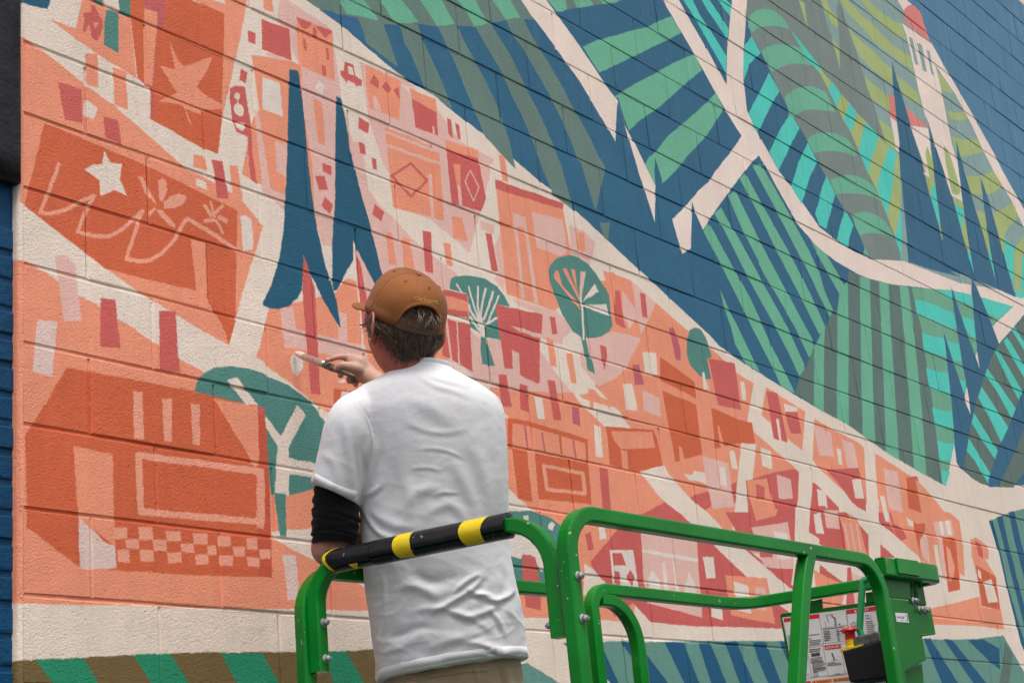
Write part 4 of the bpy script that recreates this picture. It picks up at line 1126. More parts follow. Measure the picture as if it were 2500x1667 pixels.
bevel(plate('outer_tab', z2([(2122, 862), (2200, 852), (2200, 864), (2122, 876)]), PB, .03, M_GREEN2, off=.004))
# rounded top tray at the boom end
t0_, t1_ = pts(PB, z2([(1880, 470), (2215, 530)]))
tt = np.array([t1_[0], t1_[1], (t0_[2]+t1_[2])/2]); ts_ = np.array([t0_[0], t0_[1], (t0_[2]+t1_[2])/2])
dirx = unit(tt-ts_); back = -nF
ring_ = [ts_, tt-dirx*.045] + [tt-dirx*.045+dirx*.045*math.sin(q_)+back*.045*(1-math.cos(q_)) for q_ in np.linspace(.2, math.pi, 9)]
tube('top_end_rail', ring_, ZUP, w=.032, h=.052, material=M_GREEN)
tp = MB(); cc = (ts_+tt)/2+back*.06; tp.box((ts_+tt)/2+back*.022+dirx*.02, (tt-ts_)*.36, back*.022, ZUP*.016); bevel(tp.obj('top_tray', M_GREEN2, lift))
hk, = pts(PB, z2([(2000, 470)])); tc = MB(); tc.box(hk+nF*.019-ZUP*.008, dirx*.065, nF*.003, ZUP*.022); bevel(tc.obj('tray_cover', M_GREEN, lift), .0015)
for x, y in ((2104, 722), (2136, 728)):
    p = pts(PB, z2([(x, y)]))[0]; bolt(p+nF*.001, nF, r=.0085)
p = pts(PB, z2([(2066, 674)]))[0]; bolt(p+nF*.002, nF, r=.0085)
# small white maker's sticker with black lettering
stk = plate('sticker', z7([(1995, 355), (2190, 368), (2218, 517), (2022, 502)]), PB, .0006, M_WHITE, off=.0012)
def text_mesh(s, sp=1.0):
    c_ = bpy.data.curves.new('t', 'FONT'); c_.body = s; c_.size = 1; c_.space_character = sp; c_.resolution_u = 2
    o_ = bpy.data.objects.new('t', c_); COL.objects.link(o_); dg = bpy.context.evaluated_depsgraph_get()
    me = bpy.data.meshes.new_from_object(o_.evaluated_get(dg)); bpy.data.objects.remove(o_)
    V = np.array([v.co[:2] for v in me.vertices]); Fc = [tuple(p.vertices) for p in me.polygons]; bpy.data.meshes.remove(me)
    V -= V.min(0); V /= V.max(0); return V, Fc
def text_on(name, s, quad, pl, off, material, parent, bold=0.0):
    """quad: pixel corners bottom-left, bottom-right, top-right, top-left"""
    V, Fc = text_mesh(s); n = unit(pl[1] if pl[1]@(CAM-pl[0]) > 0 else -pl[1]); Q = [on_plane(x, y, pl[0]+n*off, pl[1]) for x, y in quad]
    P = [Q[0]*(1-u)*(1-v)+Q[1]*u*(1-v)+Q[2]*u*v+Q[3]*(1-u)*v for u, v in V]
    return mesh_obj(name, P, Fc, material, parent)
text_on('lettering', 'smartLink', z7([(2028, 445), (2145, 452), (2138, 405), (2022, 400)]), PB, .0018, M_INK, stk)
plate('print', z7([(2152, 398), (2190, 400), (2204, 490), (2170, 488), (2170, 480), (2196, 482), (2184, 408), (2154, 405)]), PB, .0003, M_INK, stk, off=.0018)
plate('print', z7([(2100, 476), (2126, 478), (2127, 484), (2101, 482)]), PB, .0003, M_INK, stk, off=.0018)

# safety board hung under the end rail
bd_n = unit(np.cross(s4-s3, ZUP)); BD = (s3+np.array([.0, 0, 0]), bd_n)
board = bevel(plate('sign_board', [(1904, 1502), (1908, 1497), (2146, 1465), (2178, 1700), (1942, 1720)], BD, .006, M_GREEN2), .002)
bn = unit(bd_n if bd_n@(CAM-s3) > 0 else -bd_n)
plate('hanger', z2([(1480, 672), (1520, 666), (1545, 660), (1550, 725), (1470, 740)]), BD, .004, M_GREEN2, off=.0)
plate('hanger', z2([(1795, 625), (1850, 618), (1860, 690), (1800, 700)]), BD, .004, M_GREEN2)
sheet = plate('safety_label', z7([(192, 436), (1700, 243), (1728, 440), (1722, 600), (1860, 1560), (455, 1750)]), BD, .0008, M_WHITE, board, off=.0014)
def pr(px, m_, lvl=1): return plate('print', z7(px), BD, .0002, m_, sheet, off=.0016+.0004*lvl)
pr([(215, 450), (780, 375), (785, 442), (222, 508)], M_DRED)
pr([(1215, 312), (1700, 255), (1707, 322), (1227, 378)], M_DRED)
pr([(865, 887), (1118, 858), (1128, 922), (876, 950)], M_DRED)
pr([(285, 950), (330, 944), (334, 1000), (292, 1005)], M_DRED)
pr([(575, 1452), (645, 1445), (652, 1495), (583, 1503)], M_DRED)
pr([(663, 1443), (985, 1408), (996, 1462), (674, 1500)], M_ORANGE)
pr([(1000, 1406), (1300, 1372), (1310, 1428), (1012, 1462)], M_ORANGE)
pr([(655, 1007), (793, 990), (798, 1042), (661, 1058)], M_INK)
pr([(1510, 1450), (1655, 1440), (1660, 1520), (1518, 1530)], M_BLUE)
def ln(x0, y0, x1, y1, w=5, lvl=1):
    d_ = unit((x1-x0, y1-y0)); nx, ny = -d_[1]*w/2, d_[0]*w/2; pr([(x0+nx, y0+ny), (x1+nx, y1+ny), (x1-nx, y1-ny), (x0-nx, y0-ny)], M_INK, lvl)
for seg_ in ((780, 375, 855, 850), (1205, 318, 1290, 860), (600, 885, 1250, 800), (600, 910, 1250, 838), (845, 885, 925, 1370), (1125, 860, 1200, 1340),
             (608, 1045, 665, 1400), (585, 1400, 1240, 1322), (815, 605, 1240, 555), (940, 1372, 1180, 1345), (215, 510, 290, 920), (1218, 320, 1250, 660), (1700, 255, 1725, 440)):
    ln(*seg_, w=4)
rl = random.Random(5)
def lines(x, y, n_, dy, wmin, wmax, sx=.14, w=9):
    for i in range(n_):
        L_ = rl.uniform(wmin, wmax); X_, Y_ = x+sx*i*dy, y+i*dy; ln(X_, Y_, X_+L_, Y_-L_*.118, w=w, lvl=2)
lines(845, 622, 1, 30, 330, 340, w=10); lines(850, 655, 6, 29, 70, 110); lines(1055, 632, 7, 28, 22, 60); lines(1140, 622, 3, 28, 30, 60)
for i in range(6): ln(838+i*5, 665+i*29, 1235+i*5, 618+i*29, w=2.5, lvl=2)
lines(625, 715, 1, 30, 165, 170); lines(620, 775, 1, 30, 40, 45); lines(622, 808, 3, 27, 150, 200)
lines(618, 950, 2, 32, 170, 190, w=13); lines(640, 1085, 4, 20, 180, 205, w=7); lines(655, 1150, 2, 20, 190, 220, w=7); lines(668, 1190, 4, 20, 150, 220, w=7); lines(680, 1258, 3, 18, 180, 220, w=7)
lines(912, 1160, 1, 20, 120, 130, w=8); lines(915, 1180, 2, 22, 200, 230, w=8); lines(275, 730, 8, 26, 42, 55, w=8)
lines(1515, 405, 2, 45, 60, 80, w=9); lines(1528, 500, 6, 33, 90, 150, w=9); lines(1030, 1335, 1, 10, 90, 90, w=7); lines(590, 1340, 1, 10, 40, 40, w=7)
for x0, y0, x1, y1, w in ((893, 400, 1015, 380, 5), (893, 400, 935, 505, 6), (980, 405, 1010, 430, 16), (1010, 430, 1045, 450, 16), (1030, 460, 1035, 540, 9), (1045, 455, 1060, 540, 9), (1055, 545, 1030, 556, 20), (1090, 545, 1125, 535, 8), (1105, 520, 1112, 555, 8),
                          (870, 490, 895, 585, 4), (985, 1000, 1030, 1105, 18), (975, 1118, 1095, 1110, 4), (1280, 545, 1345, 500, 7), (1345, 500, 1365, 575, 7), (1285, 560, 1365, 575, 7), (1600, 380, 1612, 480, 4)):
    ln(x0, y0, x1, y1, w=w, lvl=2)
C0 = [(695, 1305), (760, 1300), (765, 1360), (700, 1368), (695, 1305)]
for p_, q_ in zip(C0[:-1], C0[1:]): ln(*p_, *q_, w=7, lvl=2)
ln(728, 1305, 733, 1362, w=5, lvl=2)
def tri(x, y, s_, m_): pr([(x, y), (x+s_, y-s_*.12), (x+s_*.42, y-s_*.95)], m_, 2)
tri(1343, 350, 40, M_WHITE); tri(888, 932, 36, M_WHITE); tri(690, 1490, 40, M_INK); tri(1020, 1450, 40, M_INK)
text_on('lettering', 'DANGER', z7([(1394, 348), (1575, 326), (1570, 286), (1388, 308)]), BD, .0026, M_WHITE, sheet)
text_on('lettering', 'DANGER', z7([(932, 930), (1108, 910), (1102, 874), (926, 893)]), BD, .0026, M_WHITE, sheet)
text_on('lettering', 'WARNING', z7([(748, 1482), (960, 1458), (955, 1425), (742, 1449)]), BD, .0026, M_INK, sheet)
text_on('lettering', 'WARNING', z7([(1078, 1446), (1290, 1422), (1285, 1389), (1072, 1412)]), BD, .0026, M_INK, sheet)
# control box with the red stop button
cb = (s3+bn*.16, bd_n)
box = [on_plane(x, y, *cb) for x, y in z7([(1145, 972), (1790, 790), (1888, 1392), (1268, 1475)])]
bk_ = [p-bn*.13 for p in box]
for i in (0, 1): bk_[i] = bk_[i]+ZUP*.012
cbx = bevel(mesh_obj('control_box', box+bk_, [(0, 1, 2, 3), (7, 6, 5, 4), (0, 4, 5, 1), (1, 5, 6, 2), (2, 6, 7, 3), (3, 7, 4, 0)], M_BLACK, lift), .006, 3)
tpc = [on_plane(x, y, s3+bn*.115, bd_n) for x, y in z7([(1375, 800), (1770, 705), (1790, 800), (1400, 900)])]
mid = sum(tpc)/4
ub = MB(); ex = (tpc[1]-tpc[0])/2; ub.box(mid, ex, bn*.035, ZUP*.016); bevel(ub.obj('box_lid', M_SCUFF, cbx), .005, 2)
bc = on_plane(*z7([(1305, 900)])[0], s3+bn*.13, bd_n)
axis = unit(ZUP+bn*.05)
def lathe(name, c0, ax, prof_, material, parent, n=20):
    t1 = unit(np.cross(ax, FWD)); t2 = np.cross(ax, t1); V = [c0+ax*h_+(t1*math.cos(2*math.pi*i/n)+t2*math.sin(2*math.pi*i/n))*r_ for r_, h_ in prof_ for i in range(n)]
    Fc = [(i*n+j, i*n+(j+1) % n, (i+1)*n+(j+1) % n, (i+1)*n+j) for i in range(len(prof_)-1) for j in range(n)]+[tuple(range(n-1, -1, -1)), tuple((len(prof_)-1)*n+j for j in range(n))]
    o_ = mesh_obj(name, V, Fc, material, parent, smooth=True); o_.data.set_sharp_from_angle(angle=math.radians(40)); return o_
lathe('button_collar', bc-axis*.006, axis, [(.020, 0), (.020, .006), (.0165, .008), (.0168, .024), (.0172, .027)], M_YPL, cbx)
lathe('stop_button', bc+axis*.0215, axis, [(.0158, 0), (.0158, .017), (.0168, .020), (.0245, .024), (.0255, .027), (.0235, .031), (.014, .034)], M_RED, cbx)
bs_ = MB(); bs_.box(bc-axis*.006+ex*.12, unit(ex)*.036, bn*.026, axis*.003); bs_.obj('yellow_base', M_YPL, cbx)
hp = [on_plane(x, y, s3+bn*.10, bd_n) for x, y in z2([(1822, 552), (1800, 549), (1784, 560), (1776, 600), (1762, 820), (1766, 850), (1775, 878)])]
V, Fc = sweep(catmull(hp, 5), circ(.0105, 12), bn); hb = mesh_obj('guard_bar', V, Fc, mat('light_green_enamel', (.012, .24, .08), rough=.35, coat=.2), lift, smooth=True)
cbp = [on_plane(x, y, PB[0]-nF*.03, PB[1]) for x, y in z2([(2095, 1045), (2105, 1085), (2112, 1150), (2135, 1230)])]
V, Fc = sweep(catmull(cbp, 5), circ(.007, 8), nF); mesh_obj('cable', V, Fc, M_RUB, lift, smooth=True)

# ------------------------------------------------------------------ the painter
def cloth_mat(name, col, vary, bump, rough=.9, sheen=.25, stains=None):
    mt = mat(name, col, rough=rough, spec=.2, vary=vary, vscale=9, bump=bump, chips=stains)
    mt.node_tree.nodes['Principled BSDF'].inputs['Sheen Weight'].default_value = sheen; return mt
M_SHIRT = cloth_mat('white_cotton', (0.69, 0.68, 0.705), .05, [(13, .004, 3), (420, .0005, 2)], sheen=.15, stains=(lin('8E9AA0'), .80, 30))
M_SLEEVE = cloth_mat('black_knit', (0.006, 0.006, 0.007), .3, [(520, .0008, 2)], sheen=.05)
M_KHAKI = cloth_mat('khaki_cotton', lin('98866E'), .35, [(22, .006, 3), (600, .0006, 2)], stains=(lin('5E7A60'), .76, 60))
M_CAP = cloth_mat('brown_duck_canvas', (0.240, 0.080, 0.021), .25, [(20, .003, 2), (900, .0006, 1)], rough=.8, sheen=.1)
M_STRAP = mat('brown_strap', (0.11, 0.062, 0.036), rough=.55, vary=.1)
M_THREAD = mat('yellow_thread', (0.46, 0.25, 0.03), rough=.7)
M_BOOT = mat('brown_leather', (0.09, 0.05, 0.03), rough=.6, vary=.2)
M_HAIR = mat('brown_hair', (0.098, 0.060, 0.040), rough=.55, spec=.5, vary=.35, vscale=30)
M_HAIRG = mat('greying_hair', (0.30, 0.22, 0.165), rough=.5, spec=.5, vary=.3, vscale=60)
def skin_mat():
    mt = mat('skin', (0.45, 0.268, 0.198), rough=.52, spec=.4, vary=.10, vscale=16, bump=[(140, .0007, 3), (22, .0012, 2)])
    b = mt.node_tree.nodes['Principled BSDF']; b.inputs['Subsurface Weight'].default_value = .12; b.inputs['Subsurface Radius'].default_value = (.012, .004, .002)
    b.inputs['Subsurface Scale'].default_value = .6
    # sun-reddened neck and ears, paler forearms: a property of the skin, by place on the body
    t = mt.node_tree; N = t.nodes; L = t.links; at_ = N.new('ShaderNodeAttribute'); at_.attribute_name = 'redness'
    mx = N.new('ShaderNodeMix'); mx.data_type = 'RGBA'; src = b.inputs['Base Color'].links[0].from_socket
    L.new(src, mx.inputs[6]); mx.inputs[7].default_value = (.37, .085, .062, 1); L.new(at_.outputs['Fac'], mx.inputs[0])
    # dabs of teal and blue paint
    for P_, r_, col_ in DABS:
        g = N.new('ShaderNodeNewGeometry'); ds = N.new('ShaderNodeVectorMath'); ds.operation = 'DISTANCE'; L.new(g.outputs['Position'], ds.inputs[0]); ds.inputs[1].default_value = P_
        no = N.new('ShaderNodeTexNoise'); no.inputs['Scale'].default_value = 260; L.new(g.outputs['Position'], no.inputs['Vector'])
        ml = N.new('ShaderNodeMath'); ml.operation = 'MULTIPLY_ADD'; L.new(no.outputs[0], ml.inputs[0]); ml.inputs[1].default_value = r_*1.0; L.new(ds.outputs['Value'], ml.inputs[2])
        lt = N.new('ShaderNodeMath'); lt.operation = 'LESS_THAN'; lt.inputs[1].default_value = r_*1.45; L.new(ml.outputs[0], lt.inputs[0])
        m2 = N.new('ShaderNodeMix'); m2.data_type = 'RGBA'; L.new(lt.outputs[0], m2.inputs[0]); L.new(mx.outputs[2], m2.inputs[6]); m2.inputs[7].default_value = (*col_, 1); mx = m2
    L.new(mx.outputs[2], b.inputs['Base Color']); return mt

def limb(P, R, n=16, sub=5, flat=None):
    """closed tapered tube through joints P with radii R, round ends"""
    P = catmull(P, sub); R = np.interp(np.linspace(0, len(R)-1, len(P)), range(len(R)), R)
    t0 = unit(P[0]-P[1]); t1 = unit(P[-1]-P[-2])
    caps0 = [(P[0]+t0*R[0]*math.sin(a), R[0]*math.cos(a)) for a in (1.35, .9, .45)]
    caps1 = [(P[-1]+t1*R[-1]*math.sin(a), R[-1]*math.cos(a)) for a in (.45, .9, 1.35)]
    C = [c for c, _ in caps0]+list(P)+[c for c, _ in caps1]; RR = [r for _, r in caps0]+list(R)+[r for _, r in caps1]
    V = []; ref = unit(np.cross(C[-1]-C[0], FWD)); 
    for i in range(len(C)):
        t = unit(C[min(i+1, len(C)-1)]-C[max(i-1, 0)]); s = unit(np.cross(t, ref)); u = np.cross(s, t)
        fx, fy = (1, 1) if flat is None else flat
        V += [C[i]+(s*math.cos(2*math.pi*k/n)*fx+u*math.sin(2*math.pi*k/n)*fy)*RR[i] for k in range(n)]
    k = n; Fc = [(i*k+j, i*k+(j+1) % k, (i+1)*k+(j+1) % k, (i+1)*k+j) for i in range(len(C)-1) for j in range(k)]
    Fc += [tuple(range(k-1, -1, -1)), tuple((len(C)-1)*k+j for j in range(k))]
    return V, Fc
def rings(R_, n=32, cap=True, pw=2.3):
    """R_: (centre, a-vector, b-vector) stations"""
    V = []
    for c, a_, b_ in R_:
        for k in range(n):
            t = 2*math.pi*k/n; cx, sy = math.cos(t), math.sin(t)
            V.append(c+a_*math.copysign(abs(cx)**(2/pw), cx)+b_*math.copysign(abs(sy)**(2/pw), sy))
    m_ = len(R_); Fc = [(i*n+j, i*n+(j+1) % n, (i+1)*n+(j+1) % n, (i+1)*n+j) for i in range(m_-1) for j in range(n)]
    if cap: Fc += [tuple(range(n-1, -1, -1)), tuple((m_-1)*n+j for j in range(n))]
    return V, Fc
def densify(R_, k=4):
    C = catmull([r[0] for r in R_], k); A = catmull([r[1] for r in R_], k); B = catmull([r[2] for r in R_], k); return list(zip(C, A, B))
def fuse(name, shells, voxel, smooth, it=6):
    mb_ = MB()
    for V, Fc in shells: mb_.add(V, Fc)
    me = bpy.data.meshes.new('tmp'); me.from_pydata(mb_.v, [], mb_.f)
    bm = bmesh.new(); bm.from_mesh(me); bmesh.ops.recalc_face_normals(bm, faces=bm.faces); bm.to_mesh(me); bm.free()
    o = bpy.data.objects.new('tmp', me); COL.objects.link(o)
    md = o.modifiers.new('r', 'REMESH'); md.mode = 'VOXEL'; md.voxel_size = voxel; md.adaptivity = 0
    sm = o.modifiers.new('s', 'SMOOTH'); sm.factor = smooth; sm.iterations = it
    dg = bpy.context.evaluated_depsgraph_get(); out = bpy.data.meshes.new_from_object(o.evaluated_get(dg))
    bpy.data.objects.remove(o); out.name = name
    return out
def finish(me, name, mat_, parent):
    co = np.empty(len(me.vertices)*3); me.vertices.foreach_get('co', co); co = co.reshape(-1, 3); c = co.mean(0)
    me.vertices.foreach_set('co', (co-c).ravel()); me.materials.clear(); me.materials.append(mat_)
    me.polygons.foreach_set('use_smooth', [True]*len(me.polygons)); me.update()
    o = bpy.data.objects.new(name, me); pl = Vector((0, 0, 0)); p = parent
    while p is not None: pl += p.location; p = p.parent
    o.location = Vector(c)-pl; return link(o, parent)
def verts(me):
    co = np.empty(len(me.vertices)*3); me.vertices.foreach_get('co', co); return co.reshape(-1, 3)
def normals(me):
    co = np.empty(len(me.vertices)*3); me.vertices.foreach_get('normal', co); return co.reshape(-1, 3)

RH = unit([RIGHT[0], RIGHT[1], 0]); FH = unit([FWD[0], FWD[1], 0])
person = empty('person', (.78, -.62, -1.05), 'man in white t-shirt and brown cap painting the mural, seen from behind', 'person')
D = 3.80
# --- head frame
def azv(deg): r_ = math.radians(deg); return np.array([math.cos(r_), math.sin(r_), 0])
HF = azv(76); HR = np.cross(HF, ZUP)
pit = math.radians(13); HU = unit(ZUP*math.cos(pit)-HF*math.sin(pit)); HF = unit(HF*math.cos(pit)+ZUP*math.sin(pit)); HR = unit(np.cross(HF, HU))
HC = at(983, 800, 3.80)
def H(x, y, z): return HC+HR*x+HF*y+HU*z
def skull(th, ph, grow=0.0):
    """th: 0 = front, + to the right; ph: -pi/2..pi/2"""
    cx, sx = math.cos(th), math.sin(th); cz, sz = math.cos(ph), math.sin(ph)
    x, y, z = .077*sx*cz, .098*cx*cz, .118*sz
    if z < 0:
        t = min(1, -z/.118)
        x *= 1-.30*t**1.3
        if y > 0: y *= 1-.02*t; 
        else: y *= 1-.42*t**1.2
        y += .012*t
    # face relief
    f = max(0, cx)**6
    def g(a, b, s): return math.exp(-((a-b)/s)**2)
    y += f*(.020*g(z, -.032, .020)*g(x, 0, .013) + .004*g(z, .022, .012)*g(abs(x), .028, .018) - .007*g(z, .000, .012)*g(abs(x), .030, .013)
            + .005*g(z, -.066, .006)*g(x, 0, .020) - .004*g(z, -.071, .0025)*g(x, 0, .020) + .006*g(z, -.077, .006)*g(x, 0, .017) + .008*g(z, -.104, .014)*g(x, 0, .02))
    y += .006*max(0, cx)**2*g(z, -.03, .03)*g(abs(x), .045, .02)
    k = 1+grow/.1
    return x*k, y*k, z*k
shells = []
nt_, np_ = 72, 48; V = [H(*skull(2*math.pi*i/nt_, -math.pi/2+math.pi*(j+.5)/np_)) for j in range(np_) for i in range(nt_)]
Fc = [(j*nt_+i, j*nt_+(i+1) % nt_, (j+1)*nt_+(i+1) % nt_, (j+1)*nt_+i) for j in range(np_-1) for i in range(nt_)]+[tuple(range(nt_-1, -1, -1)), tuple((np_-1)*nt_+i for i in range(nt_))]
shells.append((V, Fc))
# ears: a rim round a thin shell, lobe below
for sgn in (-1, 1):
    def E(u, v, w): return H(sgn*(.0765+w), -.006+v, -.012+u)                  # u up, v forward, w outward
    th_ = np.linspace(-2.2, 2.7, 13)
    rim = [E(.034*math.sin(t)+.002, -.019*math.cos(t)*(1.05)-.004, .016-.009*math.cos(t-.2)*-1*0+.010*max(0, math.cos(t))) for t in th_]
    shells.append(limb(rim, [.0042]*len(rim), n=8, sub=2))
    shells.append(limb([E(.024, -.006, .008), E(0, -.008, .010), E(-.024, -.004, .006)], [.012, .013, .008], n=10, flat=(.35, 1)))
    shells.append(limb([E(-.022, -.004, .008), E(-.034, .000, .006)], [.0075, .0065], n=10, flat=(.6, 1)))
# neck and shoulders, trunk
nb = at(1008, 905, 3.82)
shells.append(limb([H(0, -.008, -.06), (H(0, -.025, -.075)+nb)/2, nb-ZUP*.03], [.060, .062, .070], n=24))
def ringpx(y, xl, xr, h, d=D, dy=0):
    c_ = at((xl+xr)/2, y, d); return (c_, RIGHT*((xr-xl)/2*d/F_PX), FH*h)
shells.append(rings(densify([ringpx(925, 965, 1085, .055), ringpx(965, 905, 1165, .06), ringpx(1010, 890, 1190, .075), ringpx(1100, 905, 1200, .085), ringpx(1250, 915, 1205, .09), ringpx(1400, 920, 1220, .095), ringpx(1560, 935, 1255, .11), ringpx(1640, 960, 1260, .10)])))
# left arm (near), elbow bent, forearm going forward
LS, LE, LW = at(868, 1022, 3.765), at(803, 1338, 3.75), at(925, 1285, 3.98)
shells.append(limb([LS, (LS+LE)/2+np.array([0, 0, .0]), LE], [.046, .046, .043], n=20))
shells.append(limb([LE, LE*.55+LW*.45, LW], [.043, .042, .028], n=20))
def hand(W, fwd, palm_n, thumb_dir, curl=.5):
    fwd = unit(fwd); side = unit(np.cross(palm_n, fwd)); side = side if side@thumb_dir > 0 else -side; pn = unit(palm_n)
    out = [limb([W, W+fwd*.045, W+fwd*.085], [.026, .036, .036], n=18, flat=(1, .42) )]
    for i, (L_, o_) in enumerate(((.072, .030), (.080, .010), (.074, -.010), (.058, -.029))):
        b_ = W+fwd*.085+side*o_; a1 = curl*.6; a2 = curl*1.5; a3 = curl*2.2
        p1 = b_+(fwd*math.cos(a1)+pn*math.sin(a1))*L_*.45; p2 = p1+(fwd*math.cos(a2)+pn*math.sin(a2))*L_*.32; p3 = p2+(fwd*math.cos(a3)+pn*math.sin(a3))*L_*.23
        out.append(limb([b_-fwd*.02, b_, p1, p2, p3], [.010, .0098, .0092, .0085, .0072], n=12, sub=3))
    t0 = W+fwd*.02+side*.022; t1 = t0+(fwd*.6+side*.7)*.038; t2 = t1+(fwd*.9+side*.3+pn*.3)*.034; t3 = t2+(fwd*.9+pn*.5)*.024
    out.append(limb([t0-fwd*.01, t0, t1, t2, t3], [.014, .0145, .0115, .0105, .0085], n=12, sub=3)); return out
shells += hand(LW, unit(LW-LE)*.6+FH*.5, -ZUP*.5-FH*.2, -RH, .8)
# right arm (beyond the chest) reaching to the wall
RS, RE, RW = at(1160, 1015, 3.90), at(1085, 1050, 4.13), at(908, 921, 4.34)
shells.append(limb([RS, (RS+RE)/2, RE], [.050, .047, .042], n=20))
shells.append(limb([RE, RE*.5+RW*.5, RW], [.042, .037, .0245], n=20))
# right hand: pencil grip, index stretched along the brush, thumb against it, three fingers curled under
d0 = 4.36
def hp_(x, y, dd=0.0): return at(700+x/9.046, 840+y/9.046, d0+dd)
shells.append(limb([RW, hp_(1740, 640, .0), hp_(1560, 470, .0), hp_(1470, 400, .008)], [.0245, .030, .031, .026], n=22, flat=(.72, 1)))
shells.append(limb([hp_(1800, 640, .02), hp_(1620, 600, .022), hp_(1480, 560, .025)], [.024, .026, .024], n=18))
shells.append(limb([hp_(1600, 420, .010), hp_(1440, 300, .015), hp_(1180, 275, .0), hp_(1010, 318, -.008), hp_(880, 358, -.012)], [.0125, .0115, .0092, .0080, .0066], n=14))
shells.append(limb([hp_(1640, 560, -.012), hp_(1480, 520, -.022), hp_(1240, 470, -.030), hp_(1140, 510, -.028), hp_(1090, 545, -.024)], [.016, .0145, .0115, .0108, .0090], n=14))
shells.append(limb([hp_(1500, 430, .03), hp_(1290, 480, .052), hp_(1200, 620, .040), hp_(1190, 690, .012)], [.0115, .0098, .0092, .0088], n=14))
shells.append(limb([hp_(1600, 530, .03), hp_(1450, 640, .055), hp_(1380, 760, .040), hp_(1385, 820, .012)], [.0115, .0095, .0088, .0082], n=14))
shells.append(limb([hp_(1720, 640, .03), hp_(1600, 760, .050), hp_(1520, 860, .036), hp_(1525, 895, .014)], [.0110, .0088, .0080, .0075], n=14))
# hips and legs down to the deck
hipc = at(1112, 1625, 3.80); hz_ = hipc[2]
latv = unit(azv(60-90)); frv = azv(60)
legs = []
for sg in (-1, 1):
    top = hipc+latv*.09*sg-ZUP*.02; kn = top-ZUP*.42+frv*.03; an = np.array([kn[0]+frv[0]*-.02, kn[1]+frv[1]*-.02, FLOOR+.09])
    legs.append((top, kn, an)); shells.append(limb([top-ZUP*.05, (top+kn)/2, kn, (kn+an)/2, an], [.070, .075, .056, .052, .038], n=18))
    shells.append(limb([an-ZUP*.03-frv*.03, an-ZUP*.04+frv*.06, an-ZUP*.055+frv*.15], [.036, .038, .030], n=14, flat=(1, .7)))
DABS = [(tuple(at(903, 862, 3.745)), .0042, (.10, .33, .27)), (tuple(hp_(1350, 468, -.045)), .0065, (.25, .42, .42)), (tuple(hp_(1330, 640, -.035)), .004, (.03, .07, .14)), (tuple(hp_(1380, 690, -.033)), .0045, (.03, .07, .16)), (tuple(hp_(1440, 730, -.03)), .0045, (.02, .06, .14))]
M_SKIN = skin_mat()
bme = fuse('body', shells, .0034, .5, 4)
co = verts(bme)
rel = co-HC; hu = rel@HU; hf = rel@HF; hr = rel@HR
red = np.zeros(len(co))
inhead = (np.linalg.norm(rel, axis=1) < .26) & (np.abs(hr) < .16) & (co@FWD < (HC@FWD)+.25)
red[inhead] = np.clip(.78-(hf[inhead]-.02)*5.5, .15, .85)
ear = inhead & (np.abs(hr) > .082); red[ear] = .75
dw = np.linalg.norm(co-hp_(1400, 500), axis=1); red = np.where(dw < .3, .04+.35*np.exp(-(np.linalg.norm(co-hp_(900, 355, -.01), axis=1)/.02)**2), red)
de = np.linalg.norm(co-LE, axis=1); red = np.where(de < .25, .32*np.exp(-(de/.09)**2)+.12, red)
at_r = bme.attributes.new('redness', 'FLOAT', 'POINT'); at_r.data.foreach_set('value', red.astype(np.float32))
body = finish(bme, 'body', M_SKIN, person)
for sg in (-1, 1):                                                     # eyes
    p = H(sg*.030, .0835, .000); V, Fc = limb([p-HF*.002, p+HF*.002], [.0115, .0115], n=14); e = mesh_obj('eye', V, Fc, mat('eye_white', (.7, .68, .65), .2), body, smooth=True)
    V, Fc = limb([p+HF*.0105, p+HF*.0115], [.005, .005], n=12); mesh_obj('iris', V, Fc, mat('iris', (.05, .07, .09), .2), e, smooth=True)
# fingernails of the right hand
M_NAIL = mat('nail', (.62, .36, .30), .3)
for x, y, dd, r_ in ((884, 345, -.0195, .0045), (1092, 528, -.0335, .005)):
    p = hp_(x, y, dd); V, Fc = limb([p, p+unit(hp_(x+30, y-6, dd)-p)*.004], [r_, r_], n=10, flat=(.35, 1)); mesh_obj('fingernail', V, Fc, M_NAIL, body, smooth=True)

# --- t-shirt
sh = []
shirt_rows = [(897, 968, 1100, .060), (908, 955, 1112, .066), (922, 932, 1140, .076), (938, 905, 1168, .092), (960, 868, 1200, .108), (990, 852, 1222, .120), (1030, 850, 1233, .130), (1100, 862, 1239, .134), (1200, 876, 1242, .134), (1320, 882, 1242, .134), (1400, 888, 1256, .138), (1500, 903, 1276, .144), (1580, 914, 1286, .148), (1618, 919, 1290, .148)]
R_ = [ringpx(*r_) for r_ in shirt_rows]
R_[0] = (R_[0][0]+ZUP*0, R_[0][1], FH*.062)
# hem ring tilted: lower at the left, as it hangs
c_, a_, b_ = ringpx(1632, 920, 1291, .147); R_[-1] = (R_[-1][0], R_[-1][1]-DOWN*.012, R_[-1][2]); R_.append((c_+DOWN*.004, a_+(-DOWN)*.030, b_))
sh.append(rings(densify(R_, 5), n=72, pw=2.25))
# left sleeve
def sring(x, y, rx, ry, d, tilt=0.0):
    c_ = at(x, y, d); ct, st = math.cos(tilt), math.sin(tilt); return (c_, (RIGHT*ct+DOWN*st)*rx, FH*ry)
sh.append(rings(densify([sring(912, 985, .046, .066, 3.775, .8), sring(877, 1014, .056, .082, 3.755, .62), sring(858, 1060, .066, .084, 3.74, .5), sring(838, 1130, .063, .078, 3.735, .45), sring(823, 1190, .062, .074, 3.73, .43), sring(817, 1209, .0625, .074, 3.73, .43)], 5), n=48, pw=2.1))
